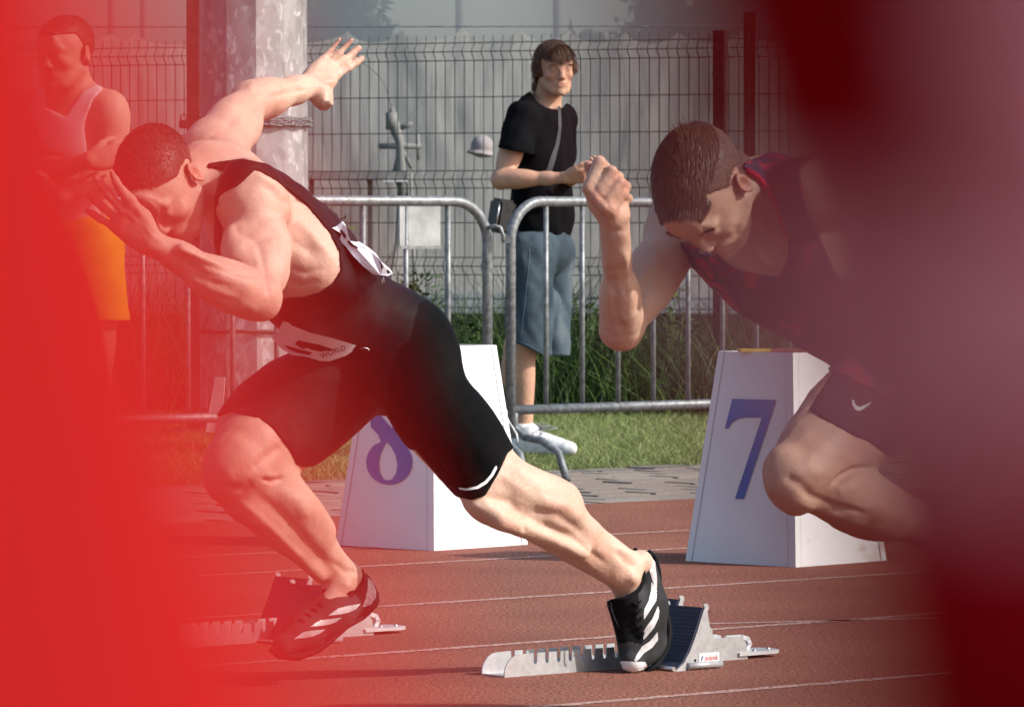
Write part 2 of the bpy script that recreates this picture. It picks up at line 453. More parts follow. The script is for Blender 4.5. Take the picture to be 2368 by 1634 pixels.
def surf(bvh, px, py, lift=.0015, ydef=None):
    o = Vector((0, 0, 1)); d = (P(px, py, 10) - o).normalized()
    loc, nor, i, dist = bvh.ray_cast(o, d)
    if loc is None: return None
    if nor.dot(d) > 0: nor = -nor
    return loc + nor * lift
def sheet(name, poly, bvh, m, parent, lift=.0015, step=5.0, holes=(), ydef=None, fn=None):
    """a flat print or patch lying on a surface: outline traced, every point set on the surface below it"""
    pts = []; edges = []; 
    for ring in [poly] + list(holes):
        ring2 = []
        for i in range(len(ring)):
            a, b = np.array(ring[i], float), np.array(ring[(i + 1) % len(ring)], float)
            k = max(1, int(np.linalg.norm(b - a) / step))
            for j in range(k): ring2.append(a + (b - a) * j / k)
        n0 = len(pts); pts += ring2; edges += [(n0 + i, n0 + (i + 1) % len(ring2)) for i in range(len(ring2))]
    A = np.array(poly, float); gx = np.arange(A[:, 0].min(), A[:, 0].max(), step); gy = np.arange(A[:, 1].min(), A[:, 1].max(), step)
    GX, GY = np.meshgrid(gx, gy); GX, GY = GX.ravel(), GY.ravel(); ok = poly_sdf(GX, GY, poly) < -step * .4
    for hp in holes: ok &= poly_sdf(GX, GY, hp) > step * .4
    pts += [np.array(p) for p in zip(GX[ok], GY[ok])]
    r = delaunay_2d_cdt([Vector((float(p[0]), float(p[1]))) for p in pts], edges, [], 0, 1e-4)
    vs, fs = r[0], r[2]
    arr = np.array([(v.x, v.y) for v in vs]); keep = []
    for f in fs:
        c = arr[list(f)].mean(0)
        inside = poly_sdf(np.array([c[0]]), np.array([c[1]]), poly)[0] < 0 and all(poly_sdf(np.array([c[0]]), np.array([c[1]]), hp)[0] > 0 for hp in holes)
        if inside: keep.append(f)
    co = []; last = None
    for v in vs:
        if fn is not None: p = fn(v.x, v.y)
        else: p = surf(bvh, v.x, v.y, lift)
        co.append(p)
    ys = [p.y for p in co if p is not None]; my = float(np.median(ys)) if ys else 12
    good = [(vs[i], co[i]) for i in range(len(co)) if co[i] is not None]
    for i, p in enumerate(co):
        if p is None:
            if good:
                j = min(range(len(good)), key=lambda j: (good[j][0] - vs[i]).length)
                co[i] = P(vs[i].x, vs[i].y, good[j][1].y)
            else: co[i] = P(vs[i].x, vs[i].y, my)
    me = bpy.data.meshes.new(name); me.from_pydata([tuple(p) for p in co], [], [tuple(f) for f in keep]); me.update()
    me.polygons.foreach_set('use_smooth', np.ones(len(me.polygons), dtype=bool))
    return link(name, me, m, parent)

# ================================================================== people: materials
def skin_mat(name, base, red, rough=.56, sss=.07, speck=.5):
    m, N, L, B = new_mat(name)
    tc = N.new('ShaderNodeTexCoord')
    n = N.new('ShaderNodeTexNoise'); n.inputs['Scale'].default_value = 9; n.inputs['Detail'].default_value = 5
    L.new(tc.outputs['Object'], n.inputs['Vector'])
    at = N.new('ShaderNodeAttribute'); at.attribute_name = 'tint'
    mr = N.new('ShaderNodeMapRange'); mr.inputs[1].default_value = .38; mr.inputs[2].default_value = .72
    mr.inputs[3].default_value = 0; mr.inputs[4].default_value = .55; L.new(n.outputs[0], mr.inputs[0])
    ad = N.new('ShaderNodeMath'); ad.operation = 'ADD'; ad.use_clamp = True
    L.new(mr.outputs[0], ad.inputs[0]); L.new(at.outputs['Fac'], ad.inputs[1])
    mx = N.new('ShaderNodeMix'); mx.data_type = 'RGBA'; L.new(ad.outputs[0], mx.inputs[0])
    mx.inputs[6].default_value = (*base, 1); mx.inputs[7].default_value = (*red, 1)
    n2 = N.new('ShaderNodeTexNoise'); n2.inputs['Scale'].default_value = 260; n2.inputs['Detail'].default_value = 2
    L.new(tc.outputs['Object'], n2.inputs['Vector'])
    hs = N.new('ShaderNodeHueSaturation'); mr2 = N.new('ShaderNodeMapRange'); mr2.inputs[1].default_value = .3; mr2.inputs[2].default_value = .7
    mr2.inputs[3].default_value = .88; mr2.inputs[4].default_value = 1.09; L.new(n2.outputs[0], mr2.inputs[0])
    L.new(mr2.outputs[0], hs.inputs['Value']); L.new(mx.outputs[2], hs.inputs['Color'])
    L.new(hs.outputs[0], B.inputs['Base Color'])
    B.inputs['Subsurface Weight'].default_value = sss; B.inputs['Subsurface Radius'].default_value = (1, .35, .2)
    B.inputs['Subsurface Scale'].default_value = .008
    B.inputs['Roughness'].default_value = rough; B.inputs['Specular IOR Level'].default_value = .42
    n3 = N.new('ShaderNodeTexNoise'); n3.inputs['Scale'].default_value = 55; n3.inputs['Detail'].default_value = 6
    L.new(tc.outputs['Object'], n3.inputs['Vector'])
    b = N.new('ShaderNodeBump'); b.inputs['Strength'].default_value = .5; b.inputs['Distance'].default_value = .004
    L.new(n3.outputs[0], b.inputs['Height']); L.new(b.outputs[0], B.inputs['Normal'])
    return m
SKIN_PALE = skin_mat('pale_skin', (.57, .385, .29), (.52, .235, .165))
SKIN_B = skin_mat('fair_skin', (.54, .36, .265), (.48, .215, .15))
SKIN_C = skin_mat('tanned_skin', (.52, .31, .205), (.50, .21, .15))
def hair_mat(name, c1, c2, rough=.45):
    m, N, L, B = new_mat(name)
    at = N.new('ShaderNodeAttribute'); at.attribute_name = 'rnd'
    tc = N.new('ShaderNodeTexCoord'); n = N.new('ShaderNodeTexNoise'); n.inputs['Scale'].default_value = 60; L.new(tc.outputs['Object'], n.inputs[0])
    ad = N.new('ShaderNodeMath'); ad.operation = 'ADD'; L.new(at.outputs['Fac'], ad.inputs[0]); L.new(n.outputs[0], ad.inputs[1])
    ml = N.new('ShaderNodeMath'); ml.operation = 'MULTIPLY'; ml.inputs[1].default_value = .6; L.new(ad.outputs[0], ml.inputs[0])
    r = ramp(N, [(.2, c1), (.85, c2)]); L.new(ml.outputs[0], r.inputs[0]); L.new(r.outputs[0], B.inputs['Base Color'])
    B.inputs['Roughness'].default_value = rough; B.inputs['Specular IOR Level'].default_value = .35
    return m
HAIR_A = hair_mat('cropped_hair', (.075, .040, .028), (.22, .13, .095))
HAIR_F = hair_mat('faded_hair', (.085, .050, .036), (.26, .165, .12))
HAIR_B = hair_mat('brown_hair', (.022, .012, .008), (.15, .085, .048))
HAIR_C = hair_mat('dark_brown_hair', (.016, .009, .005), (.15, .080, .040))
def cloth_mat(name, c, rough=.85, weave=700, rib=None, amt=.15, bump=.3, sheen=.0):
    m, N, L, B = new_mat(name)
    tc = N.new('ShaderNodeTexCoord'); n = N.new('ShaderNodeTexNoise'); n.inputs['Scale'].default_value = 14; n.inputs['Detail'].default_value = 6
    L.new(tc.outputs['Object'], n.inputs[0])
    r = ramp(N, [(.3, tuple(x * (1 - amt) for x in c)), (.7, tuple(min(1, x * (1 + amt)) for x in c))]); L.new(n.outputs[0], r.inputs[0]); L.new(r.outputs[0], B.inputs['Base Color'])
    B.inputs['Roughness'].default_value = rough; B.inputs['Specular IOR Level'].default_value = .08
    if sheen: B.inputs['Sheen Weight'].default_value = sheen
    b = N.new('ShaderNodeBump'); b.inputs['Strength'].default_value = bump; b.inputs['Distance'].default_value = .0015
    if rib:
        wv = N.new('ShaderNodeTexWave'); wv.inputs['Scale'].default_value = rib[0]; wv.bands_direction = 'DIAGONAL'; wv.inputs['Distortion'].default_value = .6
        mp = N.new('ShaderNodeMapping'); mp.inputs['Rotation'].default_value = rib[1]; L.new(tc.outputs['Object'], mp.inputs[0]); L.new(mp.outputs[0], wv.inputs[0])
        wv.bands_direction = 'Z'
        L.new(wv.outputs['Fac'], b.inputs['Height']); b.inputs['Distance'].default_value = .003
        mx = N.new('ShaderNodeMix'); mx.data_type = 'RGBA'; mx.blend_type = 'MULTIPLY'; mx.inputs[0].default_value = .5
        L.new(r.outputs[0], mx.inputs[6]); L.new(wv.outputs['Color'], mx.inputs[7]); L.new(mx.outputs[2], B.inputs['Base Color'])
    else:
        n2 = N.new('ShaderNodeTexNoise'); n2.inputs['Scale'].default_value = weave; L.new(tc.outputs['Object'], n2.inputs[0]); L.new(n2.outputs[0], b.inputs['Height'])
    L.new(b.outputs[0], B.inputs['Normal'])
    return m
M_SUIT = cloth_mat('charcoal_suit_fabric', (.009, .009, .010), .5, rib=(420, (0, .5, 0)), amt=.1, bump=.25)
M_RIB = cloth_mat('black_ribbed_fabric', (.0035, .0035, .004), .6, rib=(110, (0, .78, 0)), amt=.1, bump=.55)
M_BIB = cloth_mat('white_bib_paper', (.74, .74, .80), .7, amt=.05, bump=.1)
M_BLACK = cloth_mat('black_print', (.012, .012, .014), .6, amt=.05, bump=.05)
M_SHOEK = cloth_mat('grey_black_knit', (.035, .035, .037), .8, weave=420, amt=.5, bump=.5)
M_SHOEB = cloth_mat('black_knit', (.006, .006, .007), .8, weave=300, amt=.4, bump=.4)
M_WHITE = cloth_mat('white_print', (.72, .72, .72), .5, amt=.05, bump=.05)
M_SILVER = noise_mat('silver_print', (.40, .39, .39), (.60, .58, .59), 40, .35, .0)
M_STEELPIN = noise_mat('steel_pin', (.5, .5, .5), (.7, .7, .7), 50, .25, .9)
def hair_patch(name, F, q, l, f, u, region, off, m, parent, n, ln, width, comb, droop, sel=None, lift=.3, seg=3, jit=.25, smooth=1):
    """close-cropped cap of hair: a thin shell grown from the scalp plus single strands rooted in it"""
    D = F.garment(off, region)
    me = F.mesh(name, D, smooth)
    cap = link(name, me, m, parent)
    V = np.array([v.co[:] for v in me.vertices]); Nn = np.array([v.normal[:] for v in me.vertices])
    d0 = region(V); ok = np.flatnonzero(d0 < -.003)
    # outer side only: normals pointing away from the head centre
    c = np.array(q(0, -.01, .02)); rad = V - c; ok = ok[(Nn[ok] * rad[ok]).sum(1) > .02]
    if len(ok) == 0: return cap
    pick = rng.choice(ok, n); base = V[pick] + rng.normal(0, .0012, (n, 3)); N_ = Nn[pick]
    cb = comb(base) if callable(comb) else np.tile(np.array(comb, float), (n, 1))
    cb = cb - (cb * N_).sum(1, keepdims=True) * N_; cb /= np.linalg.norm(cb, axis=1, keepdims=True) + 1e-6
    d = cb + N_ * lift + rng.normal(0, jit, (n, 3)); d /= np.linalg.norm(d, axis=1, keepdims=True)
    L = (ln(base) if callable(ln) else np.full(n, ln)) * rng.uniform(.6, 1.15, n)
    # thin out towards the edge
    s = strands('hair_strands', base - N_ * .001, d, N_, L, width, m, cap, droop=droop, seg=seg)
    tag(s, kind='stuff')
    return cap

# ================================================================== setting
LA = math.radians(41.0)                                  # direction of the lanes on the ground
U = Vector((math.cos(LA), math.sin(LA), 0)); Vn = Vector((-math.sin(LA), math.cos(LA), 0))   # along, and away across the lanes
def LP(a, b, z=0.0): return U * a + Vn * b + Vector((0, 0, z))
def across(p): return p.x * Vn.x + p.y * Vn.y
def along(p): return p.x * U.x + p.y * U.y
EDGE_T = across(Vector((.23, 18.28, 0)))                  # outer edge of the track
EDGE_P = across(Vector((.50, 21.30, 0)))                  # outer edge of the paving
# --- materials
def track_mat():
    m, N, L, B = new_mat('red_track_rubber'); tc = N.new('ShaderNodeTexCoord')
    v = N.new('ShaderNodeTexNoise'); v.inputs['Scale'].default_value = 115; v.inputs['Detail'].default_value = 3; v.inputs['Roughness'].default_value = .65; L.new(tc.outputs['Object'], v.inputs[0])
    n = N.new('ShaderNodeTexNoise'); n.inputs['Scale'].default_value = 1.6; n.inputs['Detail'].default_value = 7; L.new(tc.outputs['Object'], n.inputs[0])
    r = ramp(N, [(.30, (.02, .013, .012)), (.41, (.10, .040, .028)), (.52, (.255, .088, .055)), (.66, (.34, .145, .10)), (.75, (.66, .50, .43))]); L.new(v.outputs[0], r.inputs[0])
    r2 = ramp(N, [(.3, (.82, .80, .80)), (.7, (1.12, 1.12, 1.13))]); L.new(n.outputs[0], r2.inputs[0])
    mx = N.new('ShaderNodeMix'); mx.data_type = 'RGBA'; mx.blend_type = 'MULTIPLY'; mx.inputs[0].default_value = 1; L.new(r.outputs[0], mx.inputs[6]); L.new(r2.outputs[0], mx.inputs[7]); L.new(mx.outputs[2], B.inputs['Base Color'])
    b = N.new('ShaderNodeBump'); b.inputs['Strength'].default_value = .9; b.inputs['Distance'].default_value = .004; L.new(v.outputs[0], b.inputs['Height']); L.new(b.outputs[0], B.inputs['Normal'])
    B.inputs['Roughness'].default_value = .9; B.inputs['Specular IOR Level'].default_value = .25
    return m
def line_mat():
    m, N, L, B = new_mat('worn_white_line'); tc = N.new('ShaderNodeTexCoord')
    v = N.new('ShaderNodeTexNoise'); v.inputs['Scale'].default_value = 90; v.inputs['Detail'].default_value = 5; L.new(tc.outputs['Object'], v.inputs[0])
    r = ramp(N, [(.44, (.26, .10, .075)), (.62, (.52, .38, .33))]); L.new(v.outputs[0], r.inputs[0]); L.new(r.outputs[0], B.inputs['Base Color']); B.inputs['Roughness'].default_value = .85
    return m
def grass_mat(name, c1, c2, c3):
    m, N, L, B = new_mat(name); at = N.new('ShaderNodeAttribute'); at.attribute_name = 'rnd'
    r = ramp(N, [(0, c1), (.6, c2), (1, c3)]); L.new(at.outputs['Fac'], r.inputs[0]); L.new(r.outputs[0], B.inputs['Base Color']); B.inputs['Roughness'].default_value = .6
    B.inputs['Specular IOR Level'].default_value = .3
    tr = N.new('ShaderNodeBsdfTranslucent'); L.new(r.outputs[0], tr.inputs[0]); ms = N.new('ShaderNodeMixShader'); ms.inputs[0].default_value = .3
    out = N['Material Output']; L.new(B.outputs[0], ms.inputs[1]); L.new(tr.outputs[0], ms.inputs[2]); L.new(ms.outputs[0], out.inputs[0])
    return m
M_GALV = noise_mat('galvanised_tube', (.11, .12, .125), (.26, .275, .285), 45, .48, .35, bump=.12, detail=6, lo=.3, hi=.7)
M_GALVD = noise_mat('dull_galvanised_tube', (.12, .13, .14), (.24, .26, .27), 30, .55, .3, bump=.15, detail=6)
# --- ground sheets
def strip(name, b0, b1, z, m, a0=-200, a1=220, kind='structure', n=1):
    me = bpy.data.meshes.new(name)
    me.from_pydata([tuple(LP(a0, b0, z)), tuple(LP(a1, b0, z)), tuple(LP(a1, b1, z)), tuple(LP(a0, b1, z))], [], [(0, 1, 2, 3)]); me.update()
    return tag(link(name, me, m), kind=kind)
soil = noise_mat('lawn_soil', (.030, .040, .012), (.10, .105, .045), 6, .95, bump=.5, bscale=60, detail=8)
gm = bpy.data.meshes.new('ground'); gm.from_pydata([(-350, -60, -.03), (350, -60, -.03), (350, 420, -.03), (-350, 420, -.03)], [], [(0, 1, 2, 3)]); gm.update()
tag(link('ground', gm, soil), kind='structure')
strip('running_track', -40, EDGE_T, 0.0, track_mat(), -60, 80)
M_LINE = line_mat()
def lane_line(pa, pb, w=.042, z=.0012, jit=0):
    """a worn painted line, its edges a little ragged"""
    a0, a1 = along(pa), along(pb); b0, b1 = across(pa), across(pb); n = max(2, int((a1 - a0) / .02)); V = []; F = []
    for i in range(n + 1):
        t = i / n; a = a0 + (a1 - a0) * t; b = b0 + (b1 - b0) * t; j = random.uniform(-.004, .004), random.uniform(-.004, .004)
        V += [tuple(LP(a, b - w / 2 + j[0], z)), tuple(LP(a, b + w / 2 + j[1], z))]
        if i: F.append((2*i-2, 2*i, 2*i+1, 2*i-1))
    me = bpy.data.meshes.new('lane_line'); me.from_pydata(V, [], F); me.update(); return tag(link('lane_line', me, M_LINE), kind='structure')
for x, y in ((0, 10.8 * 1.5 + .0), (0, 10.2 * 1.5), (0, 9.1 * 1.5), (0, 8.10 * 1.5), (0, 7.0 * 1.5)):
    b = across(Vector((x, y, 0))); lane_line(LP(5 if y < 12 else 6, b), LP(17 if y < 14 else 19, b), .04 if y != 16.2 else .03)
b = across(Vector((0, 12.45, 0))); lane_line(G(1640, 1442), G(2330, 1424), .04)
# --- paving of small setts between track and lawn
bedm = noise_mat('sand_joint', (.045, .040, .034), (.10, .09, .075), 60, .95)
bed = strip('pavement', EDGE_T, EDGE_P, -.022, bedm, -60, 80)
pmats = [noise_mat('concrete_sett_%s' % s, c1, c2, 35, .9, bump=.35, bscale=160, detail=8, lo=.3, hi=.7) for s, c1, c2 in (('grey', (.165, .132, .108), (.25, .208, .172)), ('brown', (.165, .13, .108), (.25, .21, .18)), ('pale', (.19, .158, .13), (.29, .25, .21)))]
def sett_mesh(m, w, d):
    b = MB(); b.box((-w/2, -d/2, -.05), (w/2, d/2, 0)); o = b.build('sett', m, None, bevel=.006); me = o.data; bpy.data.objects.remove(o); return me
protos = [sett_mesh(m, .276, .187) for m in pmats]
rows = int((EDGE_P - EDGE_T - .02) / .205); a_mid = along(Vector((-.2, 19.3, 0))); nset = 0
for r in range(rows):
    for c in range(-11, 12):
        o = bpy.data.objects.new('paving_sett', protos[random.choice((0, 0, 1, 2))]); COL.objects.link(o); o.parent = bed; nset += 1
        o.location = LP(a_mid + c * .292 + (r % 2) * .146, EDGE_T + .115 + r * .205, -.004 + random.uniform(-.0035, .003))
        o.rotation_euler = (random.uniform(-.008, .008), random.uniform(-.008, .008), LA + random.uniform(-.008, .008))
far_b = MB()
for r in range(rows):
    for c in list(range(-60, -11)) + list(range(12, 60)):
        p = LP(a_mid + c * .292 + (r % 2) * .146, EDGE_T + .115 + r * .205, -.003 + random.uniform(-.003, .003)); M = Matrix.Translation(p) @ Matrix.Rotation(LA, 4, 'Z'); far_b.box((-.142, -.098, -.05), (.142, .098, 0), M)
tag(far_b.build('distant_paving_setts', pmats[0], bed), kind='stuff')
kb = MB()
for c in range(-30, 30):
    M = Matrix.Translation(LP(a_mid + c * 1.0, EDGE_T + .0, -.03)) @ Matrix.Rotation(LA, 4, 'Z')
# --- lawn: short grass, taller weeds at the fence
def blades(name, n, xr, yr, h0, h1, wd, m, dens=None, lean=.35, cond=None, seg=2, zf=None):
    x = rng.uniform(xr[0], xr[1], n); y = rng.uniform(yr[0], yr[1], n)
    ok = (x * Vn.x + y * Vn.y) > EDGE_P - .02 + rng.normal(0, .05, n) + .06 * np.sin(x * 9) 
    if cond is not None: ok &= cond(x, y)
    x, y = x[ok], y[ok]; n = len(x)
    cl = np.sin(x * 3.1 + 1.7 * np.sin(y * 2.3)) * np.sin(y * 2.7 + 1.3 * np.sin(x * 1.9))
    h = rng.uniform(h0, h1, n) * (1 + .28 * cl); d = rng.normal(0, lean, (n, 3)); d[:, 2] = 1; d /= np.linalg.norm(d, axis=1, keepdims=True)
    pts = np.stack([x, y, np.full(n, -.03)], 1); dr = np.zeros((n, 3)); dr[:, :2] = d[:, :2] * 1.2; dr[:, 2] = -.15
    o = strands(name, pts, d, rng.normal(0, 1, (n, 3)), h + .02, wd, m, None, droop=dr, seg=seg); return tag(o, kind='stuff')
M_GR = grass_mat('lawn_grass', (.13, .17, .045), (.22, .29, .085), (.46, .45, .24))
M_WEED = grass_mat('tall_weed_grass', (.009, .020, .006), (.026, .055, .012), (.13, .22, .05))  # deep shade among the weeds is put into the darker greens
blades('lawn_grass', 120000, (-3.6, 4.2), (18.5, 29.5), .025, .06, .0048, M_GR)
blades('dry_edge_grass', 9000, (-3.2, 3.4), (18.0, 24.0), .02, .05, .004, grass_mat('dry_grass', (.22, .19, .11), (.35, .29, .17), (.5, .45, .30)), cond=lambda x, y: (x * Vn.x + y * Vn.y) < EDGE_P + .35)
blades('tall_weeds', 20000, (-4.6, 4.8), (27.1, 29.0), .16, .60, .010, M_WEED, lean=.22, seg=3)
blades('tall_weeds', 5500, (-4.6, 4.8), (27.6, 29.2), .45, .95, .008, M_WEED, lean=.16, seg=3)
# broad-leaved weeds, each its own plant
def weed(x, y, h, n, label):
    b = MB(); 
    for s in range(n):
        a = random.uniform(0, 6.28); l = random.uniform(.05, .2); top = Vector((math.cos(a) * l * h, math.sin(a) * l * h, h * random.uniform(.75, 1)))
        b.tube([Vector((0, 0, -.03)), top * .5 + Vector((0, 0, .05 * h)), top], [.005, .004, .002], 5)
    root = empty('weed_plant', (x, y, 0)); tag(root, label, 'plant', 'broad-leaved weeds along the mesh fence')
    b.build('stem', M_WEEDS, root)
    V = []; F = []; R_ = []
    for s in range(int(55 * n)):
        z = random.uniform(.15, 1) * h; a = random.uniform(0, 6.28); rr = random.uniform(.01, .16) * (1.2 - z / h * .6) * h ** .5; c = Vector((math.cos(a) * rr, math.sin(a) * rr, z)); d = Vector((math.cos(a), math.sin(a), random.uniform(-.3, .8))).normalized(); w_ = d.cross(Vector((random.uniform(-.4, .4), random.uniform(-.4, .4), 1))).normalized(); L_ = random.uniform(.03, .08); k = len(V)
        V += [tuple(c), tuple(c + d * L_ * .5 + w_ * L_ * .22), tuple(c + d * L_), tuple(c + d * L_ * .5 - w_ * L_ * .22)]; F.append((k, k+1, k+2, k+3)); R_ += [random.random()] * 4
    me = bpy.data.meshes.new('foliage'); me.from_pydata(V, [], F); at = me.attributes.new('rnd', 'FLOAT', 'POINT'); at.data.foreach_set('value', np.array(R_, dtype=np.float32)); me.update()
    tag(link('foliage', me, M_WEED, root), kind='stuff')
M_WEEDS = noise_mat('weed_stem', (.05, .09, .02), (.10, .16, .05), 30, .7)
for (px, y, h, n, lab) in ((975, 27.7, .74, 7, 'leafy green weed clump standing left of the first barrier end, behind the sprinter in black'),
                           (790, 28.0, 1.05, 4, 'tall thin weed seen between barrier bars beside the galvanised mast'),
                           (1352, 27.7, .62, 5, 'bushy weed behind the raised forearm of the sprinter in red and blue'),
                           (1420, 27.5, .48, 5, 'low leafy weed behind the barrier, under the raised elbow'),
                           (1560, 27.7, .66, 5, 'weed clump just left of the dark fence post'),
                           (1100, 27.6, .50, 5, 'low weed behind the coupling of the two barriers')):
    weed(P(px, 800, y).x, y, h, n, lab)
# --- galvanised mast with chain and straps
M_MAST, N, L, B_ = new_mat('spangled_zinc'); tc = N.new('ShaderNodeTexCoord'); mp = N.new('ShaderNodeMapping'); mp.inputs['Scale'].default_value = (1, 1, .55); L.new(tc.outputs['Object'], mp.inputs[0])
vo = N.new('ShaderNodeTexVoronoi'); vo.inputs['Scale'].default_value = 26; vo.inputs['Randomness'].default_value = 1; L.new(mp.outputs[0], vo.inputs[0])
n1 = N.new('ShaderNodeTexNoise'); n1.inputs['Scale'].default_value = 7; n1.inputs['Detail'].default_value = 8; L.new(mp.outputs[0], n1.inputs[0])
n2 = N.new('ShaderNodeTexNoise'); n2.inputs['Scale'].default_value = 24; n2.inputs['Detail'].default_value = 2; n2.inputs['Distortion'].default_value = .8; L.new(mp.outputs[0], n2.inputs[0])
r1 = ramp(N, [(.3, (.30, .34, .36)), (.5, (.42, .47, .49)), (.7, (.50, .55, .57))]); L.new(n1.outputs[0], r1.inputs[0])
r2 = ramp(N, [(.56, (0, 0, 0)), (.64, (1, 1, 1))]); L.new(n2.outputs[0], r2.inputs[0])
mx = N.new('ShaderNodeMix'); mx.data_type = 'RGBA'; L.new(r2.outputs[0], mx.inputs[0]); L.new(r1.outputs[0], mx.inputs[6]); mx.inputs[7].default_value = (.72, .75, .74, 1)
m3 = N.new('ShaderNodeMix'); m3.data_type = 'RGBA'; m3.blend_type = 'MULTIPLY'; m3.inputs[0].default_value = .35; L.new(mx.outputs[2], m3.inputs[6]); L.new(vo.outputs['Color'], m3.inputs[7])
hs = N.new('ShaderNodeHueSaturation'); hs.inputs['Saturation'].default_value = .08; hs.inputs['Value'].default_value = .72; L.new(m3.outputs[2], hs.inputs['Color']); L.new(hs.outputs[0], B_.inputs['Base Color'])
B_.inputs['Metallic'].default_value = .25; B_.inputs['Roughness'].default_value = .5
mast = empty('light_mast', (-1.29, 25.0, 0)); tag(mast, 'thick many-sided galvanised steel mast rising behind the sprinter in black', 'mast')
b = MB(); ns = 12
for z0, z1, r0, r1_ in ((-.03, 7.0, .292, .258),):
    k = len(b.v)
    for z, r in ((z0, r0), (z1, r1_)):
        for i in range(ns): a = 2 * math.pi * (i + .3) / ns; b.v.append((r * math.cos(a), r * math.sin(a), z))
    for i in range(ns): b.f.append((k + i, k + (i+1) % ns, k + ns + (i+1) % ns, k + ns + i)); b.sm.append(False)
b.build('shaft', M_MAST, mast)
b = MB(); b.box((-.06, -.296, 1.9), (.06, -.284, 2.4)); 
b = MB(); b.tube([(.40*math.cos(t), .40*math.sin(t), .0) for t in np.linspace(0, 6.28, 24)], .02, 6); b2 = MB()
k = 0
k0 = len(b2.v)
for z, r in ((-.03, .42), (.0, .42)):
    for i in range(24): a = 2 * math.pi * i / 24; b2.v.append((r * math.cos(a), r * math.sin(a), z))
b2.f.append(tuple(range(24))[::-1]); b2.sm.append(False); b2.f.append(tuple(range(24, 48))); b2.sm.append(False)
for i in range(24): b2.f.append((i, (i+1) % 24, 24 + (i+1) % 24, 24 + i)); b2.sm.append(False)
b2.build('base_plate', M_GALVD, mast)
# chain of real links
link_b = MB(); link_b.tube([(.016*math.cos(t) + (.010 if math.cos(t) > 0 else -.010), .011*math.sin(t), 0) for t in np.linspace(0, 2*math.pi, 13)[:-1]], .0036, 5, closed=True)
lo_ = link_b.build('chain_link', M_GALV); lme = lo_.data; bpy.data.objects.remove(lo_)
chain = empty('steel_chain', (-1.29, 25.0, 1.523)); tag(chain, 'thin steel link chain wound round the galvanised mast', 'chain')
for row, (dz, nl) in enumerate(((0, 46), (-.024, 46))):
    for i in range(nl):
        a = math.pi + i / (nl - 1) * math.pi; r = .299
        o = bpy.data.objects.new('chain_link', lme); COL.objects.link(o); o.parent = chain
        o.location = (r * math.cos(a), r * math.sin(a), dz + .003 * math.sin(i)); o.rotation_euler = (math.pi / 2 * (i % 2) + .3, 0, a + math.pi / 2)
for z, nm in ((.49, 'lower'),):
    s = MB(); s.tube([(.300*math.cos(t), .300*math.sin(t), z) for t in np.linspace(0, 2*math.pi, 33)[:-1]], .010, 6, closed=True); o = s.build('wire_strap', noise_mat('dark_wire', (.05, .045, .04), (.12, .11, .10), 60, .6), mast)
post_m = noise_mat('dark_brown_steel', (.035, .018, .014), (.075, .035, .026), 25, .6, .1, bump=.2)
pst = MB(); pst.box((-.03, -.03, -.03), (.03, .03, 5.2)); o = pst.build('post', post_m, None); o.location = (P(446, 500, 24.75).x, 24.75, 0); o.name = 'fence_pole'
tag(o, 'tall dark brown steel pole standing against the left side of the galvanised mast', 'pole')
lk = empty('padlock', P(424, 283, 24.68)); tag(lk, 'small dark padlock hanging on the chain beside the brown pole', 'padlock')
s = MB(); s.box((-.022, -.012, -.03), (.022, .012, .010)); s.build('body', post_m, lk, bevel=.004); s = MB(); s.tube([(-.014, 0, .01), (-.014, 0, .03), (0, 0, .042), (.014, 0, .03), (.014, 0, .01)], .004, 6); s.build('shackle', post_m, lk)
# --- mesh fence, wire by wire
FA = Vector((-3.70, 30.66, 0)); FB = Vector((4.75, 26.9, 0)); FD = (FB - FA).normalized(); FLn = (FB - FA).length
fa = math.atan2(FD.y, FD.x)
fence = empty('mesh_fence', (FA.x, FA.y, 0), fa); tag(fence, 'dark green welded wire mesh fence with folded bends running across behind the barriers', 'fence')
m_wire = noise_mat('dark_green_wire', (.012, .028, .022), (.028, .05, .04), 40, .5)
VZ = (2.0011, 1.2707, 0.7735, 0.18)
s = MB(); pts = []
zz = [(-.03, 0)]
for vz in sorted(VZ): zz += [(vz - .045, 0), (vz - .012, 1), (vz, 1.05), (vz + .012, 1), (vz + .045, 0)]
zz.append((2.094, 0))
s.tube([(-.000 * t, -.030 * t, z) for z, t in zz], .0030, 5); vo_ = s.build('vertical_wire', m_wire); vme = vo_.data; bpy.data.objects.remove(vo_)
nW = int(FLn / .0605)
for i in range(nW):
    o = bpy.data.objects.new('vertical_wire', vme); COL.objects.link(o); o.parent = fence; o.location = (i * .0605, 0, 0); o.rotation_euler = (0, 0, -fa * .0)
s = MB(); s.tube([(0, 0, 0), (FLn, 0, 0)], .0030, 5); ho = s.build('horizontal_wire', m_wire); hme = ho.data; bpy.data.objects.remove(ho)
for z in (2.0531, 2.0011, 1.9514, 1.7426, 1.5359, 1.3205, 1.2707, 1.221, 1.0221, 0.8232, 0.7735, 0.7238, 0.5359, 0.3591, .225, .18, .135, .03):
    o = bpy.data.objects.new('horizontal_wire', hme); COL.objects.link(o); o.parent = fence; dy = -.034 if any(abs(z - v) < .002 for v in VZ) else 0; o.location = (0, dy + .005, z)
def on_fence(px):
    t = (px - 1184) / FPX; # x = t*y ; point FA + s*FD
    s_ = (t * FA.y - FA.x) / (FD.x - t * FD.y); return s_
